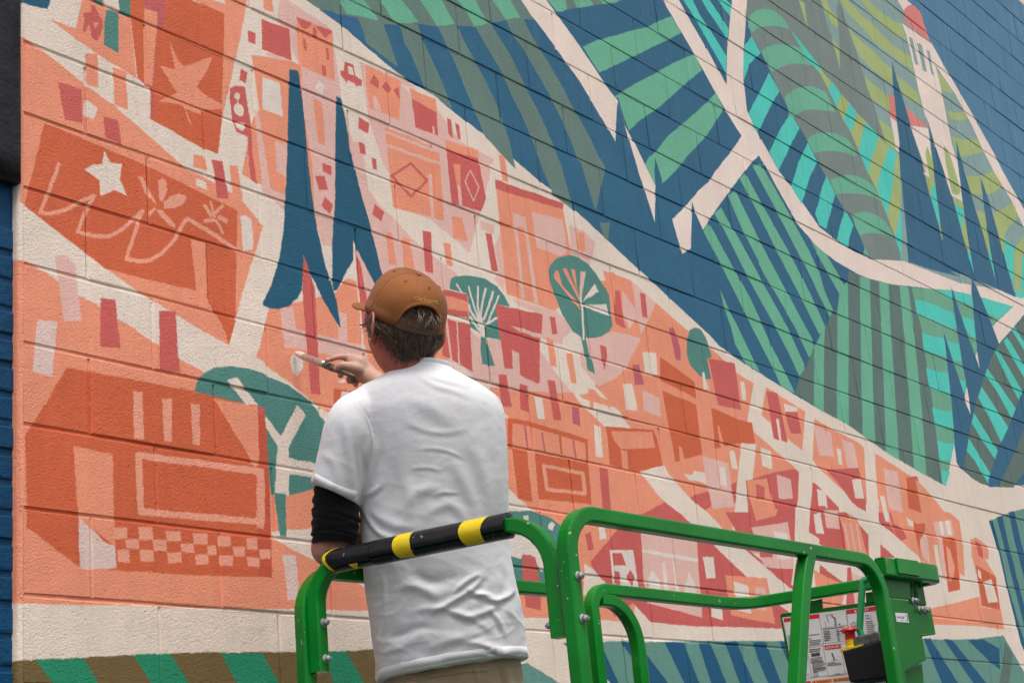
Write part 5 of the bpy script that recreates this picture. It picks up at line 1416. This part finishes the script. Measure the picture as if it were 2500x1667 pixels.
# right sleeve, reaching forward on the far side
RSl = RS+(RE-RS)*.75; aa = unit(RE-RS); s1v = unit(np.cross(aa, ZUP)); u1v = np.cross(s1v, aa)
sh.append(rings(densify([(RS-aa*.03, s1v*.068, u1v*.068), (RS+aa*.06, s1v*.066, u1v*.066), (RSl, s1v*.064, u1v*.064)], 5), n=36, pw=2))
sme = fuse('t_shirt', sh, .0036, .5, 18)
def apply_folds(me, strokes, d_ref, extra=None, back_only=True, ridge=0, amp_noise=.0016, nscale=(11, 11, 5)):
    co = verts(me); no = normals(me); px = project(co)
    disp = np.zeros(len(co)); facing = np.clip(-(no@FWD)*2.2, 0, 1) if back_only else np.ones(len(co))
    for pts_, w, a_ in strokes:
        P_ = catmull(np.array(pts_, float), 6) if len(pts_) > 2 else np.array(pts_, float)
        best = np.full(len(co), 1e9); tt_ = np.zeros(len(co)); L_ = np.concatenate([[0], np.cumsum(np.linalg.norm(np.diff(P_, axis=0), axis=1))]); side_ = np.zeros(len(co))
        for i in range(len(P_)-1):
            a0, b0 = P_[i], P_[i+1]; e = b0-a0; l2 = e@e
            t = np.clip(((px[:, :2]-a0)@e)/l2, 0, 1); q = a0+t[:, None]*e; dl = px[:, :2]-q; dd = np.linalg.norm(dl, axis=1)
            m_ = dd < best; best[m_] = dd[m_]; tt_[m_] = ((L_[i]+t*math.sqrt(l2))/L_[-1])[m_]; side_[m_] = np.sign(e[0]*dl[:, 1]-e[1]*dl[:, 0])[m_]
        taper = np.clip(np.sin(np.pi*np.clip(tt_, 0.02, .98)), 0, 1)**.6
        s_ = best*side_/w
        disp += a_*taper*(np.exp(-s_**2)-.55*np.exp(-((s_-1.5)/1.1)**2)) * facing
    nz_ = np.array([mnoise.noise(Vector((c_[0]*nscale[0], c_[1]*nscale[1], c_[2]*nscale[2]))) + .5*mnoise.noise(Vector((c_[0]*27+9, c_[1]*27, c_[2]*13))) for c_ in co])
    disp += amp_noise*nz_
    if ridge:
        low = np.clip((px[:, 1]-1330)/220, .22, 1)
        rn = np.array([mnoise.noise(Vector((c_[0]*7+c_[2]*10, c_[1]*7-c_[2]*6, c_[2]*13+c_[0]*5))) for c_ in co]); rn2 = np.array([mnoise.noise(Vector((c_[0]*16-c_[2]*18+4, c_[1]*13, c_[2]*26))) for c_ in co])
        disp += ridge*low*((1-np.minimum(1, np.abs(rn)*2.6))**2.2 + .5*(1-np.minimum(1, np.abs(rn2)*2.6))**2.2)
    if extra is not None: disp += extra(co, px)
    me.vertices.foreach_set('co', (co+no*disp[:, None]).ravel()); me.update()
def Z1(L): return [(700+x/2.94, 1180+y/2.94) for x, y in L]
def Z4(L): return [(740+x/1.992, 880+y/1.992) for x, y in L]
folds = [
 (Z1([(1000, 940), (1120, 880), (1240, 810), (1340, 740), (1420, 650)]), 8.2, 0.0063),
 (Z1([(1190, 800), (1240, 740), (1320, 680), (1400, 640)]), 6.8, 0.0046),
 (Z1([(1320, 770), (1400, 800), (1480, 835), (1560, 820), (1640, 760)]), 6.8, 0.0058),
 (Z1([(1330, 770), (1330, 800), (1420, 790), (1500, 820)]), 5.2, 0.0035),
 (Z1([(1220, 930), (1300, 950), (1400, 930), (1500, 870), (1560, 800)]), 9.0, 0.0046),
 (Z1([(880, 930), (960, 900), (1100, 890), (1250, 935), (1400, 1005), (1480, 1075)]), 9.0, 0.0040),
 (Z1([(1460, 900), (1510, 960), (1540, 1020), (1570, 1090)]), 6.8, 0.0046),
 (Z1([(720, 1100), (830, 1080), (950, 1040), (1060, 1050)]), 12.8, -0.0052),
 (Z1([(650, 1180), (700, 1210), (760, 1190), (860, 1180)]), 9.0, 0.0035),
 (Z1([(1280, 1130), (1400, 1150), (1500, 1190), (1620, 1215)]), 8.2, 0.0035),
 (Z1([(1000, 1180), (1150, 1130), (1300, 1080), (1420, 1050)]), 12.0, 0.0035),
 (Z1([(690, 640), (705, 800), (700, 1000), (660, 1150)]), 6.8, 0.0029),
 (Z1([(900, 620), (1000, 700), (1120, 700), (1230, 660)]), 16.5, -0.0046),
 (Z1([(800, 760), (900, 730), (1010, 760), (1100, 830)]), 12.0, 0.0035),
 (Z1([(1560, 560), (1600, 700), (1590, 860), (1640, 980)]), 8.2, 0.0040),
 (Z1([(540, 160), (590, 260), (660, 350), (760, 400)]), 8.2, 0.0052),
 (Z1([(560, 90), (620, 60), (680, 10)]), 6.8, 0.0035),
 (Z4([(300, 640), (330, 540), (350, 440), (345, 350)]), 9, 0.0035),
 (Z4([(290, 600), (300, 530), (285, 450), (300, 380)]), 7, -0.0030),
 (Z4([(310, 700), (370, 760), (450, 800), (560, 810)]), 12, 0.0030),
 (Z4([(480, 720), (540, 650), (620, 620), (700, 640)]), 15, 0.0030),
 (Z4([(600, 740), (700, 700), (760, 730), (800, 790)]), 13, 0.0030),
 (Z4([(560, 430), (640, 428), (720, 445), (790, 480)]), 5, 0.0014),
 (Z4([(520, 525), (600, 520), (680, 535)]), 5, 0.0012),
 (Z4([(630, 655), (690, 640), (760, 645)]), 5, 0.0015),
 (Z4([(500, 300), (600, 340), (700, 350), (800, 330)]), 8, 0.0015),
 (Z4([(540, 60), (640, 120), (740, 150), (830, 190)]), 7, 0.0015),
 (Z4([(600, 70), (700, 100), (800, 120)]), 6, 0.0015),
 (Z4([(820, 400), (870, 520), (900, 640), (915, 760)]), 17, 0.0040),
 (Z4([(720, 480), (790, 600), (830, 700), (840, 760)]), 16, 0.0030),
 (Z4([(930, 300), (945, 450), (950, 600), (960, 720)]), 12, 0.0025),
 (Z4([(420, 460), (440, 580), (430, 700), (440, 820)]), 18, -0.0030),
 (Z4([(500, 560), (520, 680), (500, 790)]), 16, 0.0030),
 (Z4([(110, 460), (150, 500), (160, 560), (150, 620)]), 10, 0.0020),
 (Z4([(200, 300), (220, 420), (225, 540), (240, 640)]), 10, 0.0025),
 (Z4([(250, 420), (262, 520), (270, 620)]), 7, -0.0025),
 (Z4([(470, 170), (560, 200), (680, 260), (760, 330)]), 18, 0.0020),
 # sleeve seam and sleeve head
 (Z4([(225, 165), (270, 215), (310, 270), (340, 340), (350, 400)]), 3.2, -.0018),
]
def hem(co, px):
    out = np.zeros(len(co))
    # stitched hems: a thickened band at the bottom edge and at the sleeve edge, a rib at the collar
    def lined(p, q, w, a_, lo=-1e9, hi=1e9):
        e = np.array(q)-np.array(p); n_ = np.array([-e[1], e[0]])/np.linalg.norm(e); s_ = (px[:, :2]-p)@n_; return s_
    return out
apply_folds(sme, folds, D, ridge=.0024)
from mathutils.bvhtree import BVHTree
def bvh(me): return BVHTree.FromPolygons([tuple(v) for v in verts(me)], [tuple(p.vertices) for p in me.polygons])
def ribbon(name, tree, pxs, width, lift_, material, parent, n=70):
    """a narrow strip of cloth or thread lying on a surface along a path"""
    P_ = np.asarray(pxs, float); P_ = catmull(P_, max(2, n//len(P_))); hits = []
    for x, y in P_:
        r_ = tree.ray_cast(Vector(CAM), Vector(ray(x, y)).normalized())
        if r_[0] is not None and r_[3] < 4.2: hits.append((np.array(r_[0]), np.array(r_[1])))
    if len(hits) < 4: print('no surface for', name); return
    V = []
    for i, (p, n_) in enumerate(hits):
        if n_@FWD > 0: n_ = -n_
        t = unit(hits[min(i+1, len(hits)-1)][0]-hits[max(i-1, 0)][0]); s_ = unit(np.cross(t, n_))
        V += [p-s_*width/2-n_*.001, p-s_*width/2*.92+n_*lift_, p+s_*width/2*.92+n_*lift_, p+s_*width/2-n_*.001]
    mesh_obj(name, V, [(i*4+j, i*4+j+1, (i+1)*4+j+1, (i+1)*4+j) for i in range(len(hits)-1) for j in range(3)], material, parent, smooth=True)
tree = bvh(sme)
shirt = finish(sme, 't_shirt', M_SHIRT, person)
# ribbed collar and stitched hem bands follow the cloth just outside it
def band(name, st, width, out, material, parent, n=72, pw=2.25, z0=0.0):
    """a folded band of cloth round an opening; st = (centre, a, b); width along -DOWN; world"""
    c_, a_, b_ = st; V = []; m_ = 5
    for i, (f, g_) in enumerate([(0, .0), (.08, 1), (.5, 1.1), (.92, 1), (1, 0)]):
        for k in range(n):
            t = 2*math.pi*k/n; cx, sy = math.cos(t), math.sin(t); d_ = a_*math.copysign(abs(cx)**(2/pw), cx)+b_*math.copysign(abs(sy)**(2/pw), sy)
            V.append(c_+d_*(1+(out*g_)/np.linalg.norm(d_))-DOWN*(z0+width*f))
    Fc = [(i*n+j, i*n+(j+1) % n, (i+1)*n+(j+1) % n, (i+1)*n+j) for i in range(m_-1) for j in range(n)]
    return mesh_obj(name, V, Fc, material, parent, smooth=True)
hc_, ha_, hb_ = R_[-1]; hem_px = [project(hc_+ha_*math.cos(t)*.985-hb_*math.sin(t)*.985-DOWN*.016)[:2] for t in np.linspace(math.pi, 0, 26)]
ribbon('hem', tree, hem_px[1:-1], .019, .0009, M_SHIRT, shirt, 120)
ribbon('sleeve_hem', tree, [(768, 1164), (800, 1182), (835, 1198), (868, 1208)], .018, .0009, M_SHIRT, shirt, 60)
ribbon('armhole_seam', tree, Z4([(222, 168), (262, 210), (300, 265), (326, 335), (335, 410), (322, 490), (300, 570), (286, 650)]), .0032, .0007, M_SHIRT, shirt, 90)
cst = ringpx(904, 963, 1104, .0625)
band('collar', cst, .013, .0006, M_SHIRT, shirt)
# --- black knit sleeve, rucked up
def sleeve_ring(x, y, r_, d, tl): return sring(x, y, r_, r_, d, tl)
st_ = [(828, 1175, .052, 3.735, .35), (822, 1215, .0555, 3.735, .32), (820, 1260, .0565, 3.735, .22), (817, 1300, .0545, 3.738, .12), (815, 1330, .0500, 3.742, .02)]
base_ = densify([sleeve_ring(*s_) for s_ in st_], 14); rr_ = []
for i, (c_, a_, b_) in enumerate(base_):
    k_ = 1+.010*math.sin(i*1.25)+.008*math.sin(i*2.3+1)+.03*mnoise.noise(Vector((i*.35, 0, 7))); rr_.append((c_+RIGHT*.0015*math.sin(i*.8), a_*k_, b_*k_))
rr_.append((base_[-1][0]-DOWN*.003, base_[-1][1]*.86, base_[-1][2]*.86))
V, Fc = rings(rr_, n=56, cap=False, pw=2.05)
V = [v-FWD*.0042*mnoise.noise(Vector((v[0]*22, v[1]*22, v[2]*75)))-RIGHT*.003*mnoise.noise(Vector((v[0]*20+5, v[1]*20, v[2]*60))) for v in map(np.asarray, V)]
mesh_obj('arm_sleeve', V, Fc, M_SLEEVE, person, smooth=True)
# --- trousers
tr = []
tr.append(rings(densify([ringpx(1575, 945, 1262, .098), ringpx(1612, 942, 1270, .105), ringpx(1660, 938, 1278, .112), ringpx(1740, 935, 1290, .122)], 4), n=56, pw=2.3))
for (top, kn, an), sg in zip(legs, (-1, 1)):
    tr.append(limb([top-ZUP*.12, (top+kn)/2, kn, (kn+an)/2, an+ZUP*.01], [.100, .098, .080, .078, .078], n=24))
tme = fuse('trousers', tr, .007, .5, 5)
apply_folds(tme, [([(975, 1640), (1040, 1668), (1100, 1690)], 9, .006), ([(1150, 1605), (1165, 1640), (1172, 1680)], 6, .005), ([(1230, 1615), (1240, 1650), (1250, 1690)], 10, .006), ([(1010, 1635), (1080, 1625), (1142, 1612)], 3, .003)], D, amp_noise=.003)
ttree = bvh(tme); trs = finish(tme, 'trousers', M_KHAKI, person)
ribbon('pocket_welt', ttree, [(1040, 1652), (1090, 1644), (1140, 1637), (1190, 1634)], .010, .0012, M_KHAKI, trs, 40)
ribbon('side_seam', ttree, [(1222, 1625), (1226, 1645), (1229, 1665), (1231, 1700)], .004, .0010, M_KHAKI, trs, 30)
ribbon('belt_loop', ttree, [(990, 1640), (992, 1655), (994, 1672)], .012, .0014, M_KHAKI, trs, 20)
for (top, kn, an) in legs:
    mb_ = rings(densify([(an+ZUP*.04, frv*.055, latv*.05), (an-ZUP*.01, frv*.062, latv*.05), (an-ZUP*.05+frv*.04, frv*.115, latv*.05), (np.array([an[0], an[1], FLOOR+.004])+frv*.05, frv*.14, latv*.052)], 4), n=28, pw=2.6)
    mesh_obj('boot', *mb_, M_BOOT, person, smooth=True)

# --- cap
cap_c = H(0, -.010, .019)-RIGHT*.003; tl = math.radians(24); cy_ = math.radians(-2)
CU = unit(HU*math.cos(tl)-HF*math.sin(tl)); CF = unit(HF*math.cos(tl)+HU*math.sin(tl)); CR_ = HR
CF, CR_ = CF*math.cos(cy_)-CR_*math.sin(cy_), CR_*math.cos(cy_)+CF*math.sin(cy_)
def crown(th, v, off=0.0):
    """th: 0 front, v: 0 rim .. 1 top"""
    a = v*math.pi/2; e = 2.5; c_ = math.cos(a)**(2/e); s_ = math.sin(a)**(2/e)
    rx, ry, hh = .0935, .1090, .114
    x = rx*math.sin(th)*c_; y = ry*math.cos(th)*c_; z = hh*s_
    y -= .004*s_
    # six panels: seams pull in a little, crown is a touch higher in front
    z += .010*max(0, math.cos(th))*c_*s_*2
    p = np.array([x, y, z]); n_ = unit(np.array([x/rx**2, (y)/ry**2, max(z, 0)/hh**2+1e-6]))
    sm_ = 0
    for k in range(6):
        d_ = abs((th-(k+.5)*math.pi/3+math.pi) % (2*math.pi)-math.pi)*max(.12, c_); sm_ += math.exp(-(d_/.020)**2)
    p = p+n_*(off-.0013*sm_+.0016*mnoise.noise(Vector((x*22, y*22, z*22))))
    return cap_c+CR_*p[0]+CF*p[1]+CU*p[2]
def rim_v(th):
    d_ = abs((th-math.pi-.17+math.pi) % (2*math.pi)-math.pi)          # distance from the back
    w = .58
    return 0.0 if d_ >= w else .33*math.sqrt(max(0, 1-(d_/w)**2))
NT, NV = 168, 34; V = []; Fc = []
for off in (0.0, -.0022):
    for j in range(NV+1):
        for i in range(NT):
            th = 2*math.pi*i/NT; v0 = rim_v(th); V.append(crown(th, v0+(.992-v0)*(j/NV), off+(.0012 if (0 < j < 3 and off == 0) else 0)))
n1 = (NV+1)*NT
for j in range(NV):
    for i in range(NT):
        a0, b0 = j*NT+i, j*NT+(i+1) % NT; Fc.append((a0, b0, b0+NT, a0+NT)); Fc.append((n1+a0, n1+a0+NT, n1+b0+NT, n1+b0))
Fc += [(i, n1+i, n1+(i+1) % NT, (i+1) % NT) for i in range(NT)]; Fc += [tuple(NV*NT+i for i in range(NT))]
cap = mesh_obj('cap', V, Fc, M_CAP, person, smooth=True)
# brim: a flat blade bent down from the tilted crown
BU = unit(np.cross(-RIGHT-DOWN*.16, FWD)); BU = BU if BU[2] > 0 else -BU
BF = unit(CF-BU*(CF@BU)); BR = unit(np.cross(BF, BU)); BR = BR if BR@CR_ > 0 else -BR
V = []; nb_, mb2 = 30, 12
for s_ in (0, 1):
    for j in range(mb2+1):
        for i in range(nb_+1):
            u = -1+2*i/nb_; th = u*1.12; f = j/mb2
            base = np.array([.0905*math.sin(th), .1075*math.cos(th), .0])
            outw = .086*math.sqrt(max(0, 1-abs(u)**3.6))
            p = base+np.array([.12*math.sin(th)*f*.35, 1, 0])*np.array([outw, outw*f, 0])*np.array([1, 1, 0])+np.array([0, 0, .002-.010*(p_ := (base[0]/.09)**2)-.004*f]) - np.array([0, .004, 0])
            rb_ = cap_c+CR_*base[0]+CF*(base[1]-.004)
            V.append(rb_+BR*(p[0]-base[0])+BF*(p[1]-base[1]+.004)+BU*(-.005*(base[0]/.09)**2*f-(.003 if s_ else 0)))
w_ = nb_+1; n1 = (mb2+1)*w_; Fc = []
for j in range(mb2):
    for i in range(nb_):
        a0 = j*w_+i; Fc.append((a0, a0+1, a0+w_+1, a0+w_)); Fc.append((n1+a0, n1+a0+w_, n1+a0+w_+1, n1+a0+1))
edge = [i for i in range(w_)]+[j*w_+nb_ for j in range(1, mb2+1)]+[mb2*w_+i for i in range(nb_-1, -1, -1)]+[j*w_ for j in range(mb2-1, 0, -1)]
Fc += [(edge[k], n1+edge[k], n1+edge[(k+1) % len(edge)], edge[(k+1) % len(edge)]) for k in range(len(edge))]
mesh_obj('brim', V, Fc, M_CAP, cap, smooth=True)
# strap across the opening
V = []; ns_ = 28
for off in (.0006, -.0018):
    for j in range(2):
        for i in range(ns_+1):
            th = math.pi+.17-.62+1.24*i/ns_; V.append(crown(th, .0+.115*j, off-.001)-CU*.002)
Fc = []
for i in range(ns_):
    k_ = ns_+1; Fc += [(i, i+1, k_+i+1, k_+i), (2*k_+i, 3*k_+i, 3*k_+i+1, 2*k_+i+1), (i, 2*k_+i, 2*k_+i+1, i+1), (k_+i, k_+i+1, 3*k_+i+1, 3*k_+i)]
stp = mesh_obj('strap', V, Fc, M_STRAP, cap, smooth=False)
V = []; Fc = []                                                       # second, narrower end of the strap with its pegs
for k in range(7):
    th = math.pi-.25+.125*k; p = crown(th, .058, .0012)-CU*.002; n_ = unit(p-cap_c); V2, F2 = limb([p-n_*.0008, p+n_*.0010], [.0018, .0016], n=8); mesh_obj('peg', V2, F2, M_BLACK if k < 4 else M_STRAP, stp, smooth=True)
# eyelets, button, lettering
for k in range(6):
    th = k*math.pi/3; c0 = crown(th, .66, .0004); n_ = unit(c0-cap_c); t1 = unit(np.cross(n_, CU)); t2 = np.cross(n_, t1)
    V, Fc = sweep([c0+(t1*math.cos(a)+t2*math.sin(a))*.0032 for a in np.linspace(0, 2*math.pi, 13)], circ(.0011, 6), n_, cap=False); mesh_obj('eyelet', V, Fc, M_CAP, cap, smooth=True)
tpp = crown(0, .992); tpp = cap_c+CU*.1145-CF*.004; V, Fc = rings([(tpp-CU*.002, CR_*.0075, CF*.0075), (tpp+CU*.0015, CR_*.0075, CF*.0075), (tpp+CU*.0035, CR_*.005, CF*.005), (tpp+CU*.004, CR_*.001, CF*.001)], n=16, pw=2); mesh_obj('button', V, Fc, M_CAP, cap, smooth=True)
TV, TF = text_mesh('carhartt.', .95)
P_ = [crown(math.pi+.44-.84*u+.12, .385+.080*v+.00*u, .0012) for u, v in TV]
mesh_obj('embroidery', P_, TF, M_THREAD, cap)

def under_cap(p, k=.93):
    """keep hair inside the crown"""
    q = np.asarray(p)-cap_c; x, y, z = q@CR_, q@CF, q@CU
    if z < -.006: return p
    zz = min(max(z, 0)/.118, .999); lim = k*(1-zz**2.5)**.4; e_ = math.sqrt((x/.0915)**2+(y/.1075)**2)
    if e_ > lim: x *= lim/e_; y *= lim/e_
    return cap_c+CR_*x+CF*y+CU*min(z, .112)
# --- hair: a dark mass under the cap with many fine locks over it
def hairline(th):
    """lowest ph of the hair for azimuth th (0 front): open face, round the ear, low at the nape"""
    d_ = abs((th+math.pi) % (2*math.pi)-math.pi)     # 0 front .. pi back
    if d_ < 1.10: return .55
    if d_ < 1.62: return .55-(d_-1.10)/.52*.62       # side lock in front of the ear
    if d_ < 1.95: return -.07-.0*(d_-1.62)
    return -.10-min(1, (d_-1.95)/(.35 if th < math.pi else 1.0))*.84
hm = []
nt2, np2 = 90, 40
V = []
for j in range(np2+1):
    for i in range(nt2):
        th = 2*math.pi*i/nt2; lo = hairline(th); ph = lo+(1.45-lo)*j/np2
        g_ = .007+.010*min(1, max(0, (ph-lo)/.35)); g_ *= (1+.35*mnoise.noise(Vector((math.sin(th)*3, math.cos(th)*3, ph*3))))
        if th < math.pi: g_ += .012*max(0, math.sin(th))**2*(1 if ph < .4 else 0)
        V.append(under_cap(H(*skull(th, ph, g_*(.55 if ph > .8 else 1)))))
Fc = [(j*nt2+i, j*nt2+(i+1) % nt2, (j+1)*nt2+(i+1) % nt2, (j+1)*nt2+i) for j in range(np2) for i in range(nt2)]+[tuple(np2*nt2+i for i in range(nt2))]
hair = mesh_obj('hair', V, Fc, M_HAIR, person, smooth=True)
rh = random.Random(21)
def strand_set(name, count, material, lenf, seed, rad, back_bias=.0):
    r_ = random.Random(seed); V = []; Fc = []
    for s_ in range(count):
        th = r_.uniform(1.42, 2*math.pi-1.42)
        d_ = abs((th+math.pi) % (2*math.pi)-math.pi); lo = hairline(th)
        ph0 = r_.uniform(max(lo+.10, -.35), .62); L_ = lenf*r_.uniform(.6, 1.25)
        sw = r_.uniform(-.7, .7)+(.35 if th < math.pi else -.35)*r_.random(); curl = r_.uniform(.5, 2.2); phs = r_.uniform(0, 6.28); lift_ = r_.uniform(.012, .021)
        n_ = 9; P_ = []
        for k in range(n_):
            t = k/(n_-1); ph = ph0-L_*t; ph = max(ph, lo-.16-.10*r_.random()*0)
            thh = th+sw*L_*t+.06*curl*math.sin(t*3.2*curl+phs)
            g_ = lift_*(1-.25*t)+.007*math.sin(t*4+phs)*curl*.5+(.006*t*t)
            P_.append(under_cap(H(*skull(thh, ph, g_)), .96))
        P_ = np.array(P_); r0_ = rad*r_.uniform(.6, 1.3); b0 = len(V)
        for k in range(n_):
            t = unit(P_[min(k+1, n_-1)]-P_[max(k-1, 0)]+1e-9); o_ = unit(P_[k]-HC); s1 = unit(np.cross(t, o_)); rr2_ = r0_*(1-.75*(k/(n_-1))**2)
            V += [P_[k]+s1*rr2_, P_[k]+o_*rr2_*.7, P_[k]-s1*rr2_]
        for k in range(n_-1):
            for j in range(3): Fc.append((b0+k*3+j, b0+k*3+(j+1) % 3, b0+(k+1)*3+(j+1) % 3, b0+(k+1)*3+j))
    o_ = mesh_obj(name, V, Fc, material, hair, smooth=True); tag(o_, kind='stuff'); return o_
strand_set('dark_locks', 2600, M_HAIR, .55, 5, .0011)
strand_set('grey_strands', 480, M_HAIRG, .60, 9, .0006)
# loose wisps: one flying forward over the ear, several through the cap's opening
V = []; Fc = []
def wisp(P_, r0_):
    P_ = catmull(P_, 6); n_ = len(P_); b0 = len(V)
    for k in range(n_):
        t = unit(P_[min(k+1, n_-1)]-P_[max(k-1, 0)]); s1 = unit(np.cross(t, FWD)); s2 = np.cross(s1, t); rr2_ = r0_*(1-.8*k/n_)
        V.extend([P_[k]+s1*rr2_, P_[k]+s2*rr2_, P_[k]-s1*rr2_])
    for k in range(n_-1):
        for j in range(3): Fc.append((b0+k*3+j, b0+k*3+(j+1) % 3, b0+(k+1)*3+(j+1) % 3, b0+(k+1)*3+j))
e0_ = project(HC+HF*.04)[2]
def Z6(x, y, d): return at(840+x/5.6, 640+y/5.6, d)
for k in range(9):
    j_ = k*5-20; wisp([Z6(400+j_*.3, 690+j_, 3.77), Z6(345+j_*.2, 775+j_*.6, 3.775), Z6(300, 835+j_*.4, 3.78), Z6(195+k*6, 866+j_*.2, 3.785)], .0009)
for k in range(26):
    th = math.pi+rh.uniform(-.42, .42); v_ = rh.uniform(.16, .30); p0 = crown(th, v_, -.012); p3 = crown(th+rh.uniform(-.15, .15), rh.uniform(-.0, .12), .003); p1 = p0*.6+p3*.4+unit(p0-cap_c)*.012
    wisp([p0, p1, p0*.3+p3*.7+unit(p0-cap_c)*.012, p3], .0007)
mesh_obj('wisps', V, Fc, M_HAIRG, hair, smooth=True)

# ------------------------------------------------------------------ the brush in his hand
tipw = on_plane(718, 861, (0, 0, 0), np.array([0, 1., 0]))
gr = hp_(1100, 560, .012); ferr1 = hp_(838, 455, .014)
ax = unit(gr-tipw)
brush = empty('paintbrush', tuple(gr), 'round paintbrush loaded with pale paint, held in the right hand against the wall', 'paintbrush')
fer0 = on_path = tipw+ (ferr1-tipw)*.34; end = gr+ax*.10
def lathe2(name, A, B, prof_, material, n=16, flatten=1.0):
    u = unit(B-A); t1 = unit(np.cross(u, FWD)); t2 = np.cross(t1, u); L_ = np.linalg.norm(B-A); V = []
    for f, r_ in prof_: V += [A+u*L_*f+(t1*math.cos(2*math.pi*i/n)+t2*math.sin(2*math.pi*i/n)*flatten)*r_ for i in range(n)]
    Fc = [(i*n+j, i*n+(j+1) % n, (i+1)*n+(j+1) % n, (i+1)*n+j) for i in range(len(prof_)-1) for j in range(n)]+[tuple(range(n-1, -1, -1)), tuple((len(prof_)-1)*n+j for j in range(n))]
    return mesh_obj(name, V, Fc, material, brush, smooth=True)
lathe2('bristles', tipw-np.array([0, .002, 0]), fer0+ax*.006, [(0, .0018), (.12, .0055), (.35, .0088), (.7, .0105), (1, .0098)], mat('pale_wet_bristles', (.66, .56, .50), .35, bump=[(300, .001, 2)]), flatten=.8)
lathe2('ferrule', fer0, ferr1, [(0, .0096), (.04, .0102), (.5, .0100), (.52, .0106), (.56, .0100), (.8, .0096), (.82, .0102), (.86, .0096), (1, .0094)], mat('worn_nickel', (.52, .48, .46), .38, metal=.8, vary=.3, vscale=90))
lathe2('handle', ferr1, end, [(0, .0092), (.1, .0102), (.3, .0104), (.55, .0075), (.8, .0052), (1, .0045)], mat('olive_handle', (.075, .072, .055), .45, vary=.25, vscale=60, chips=((.35, .33, .30), .66, 90)))
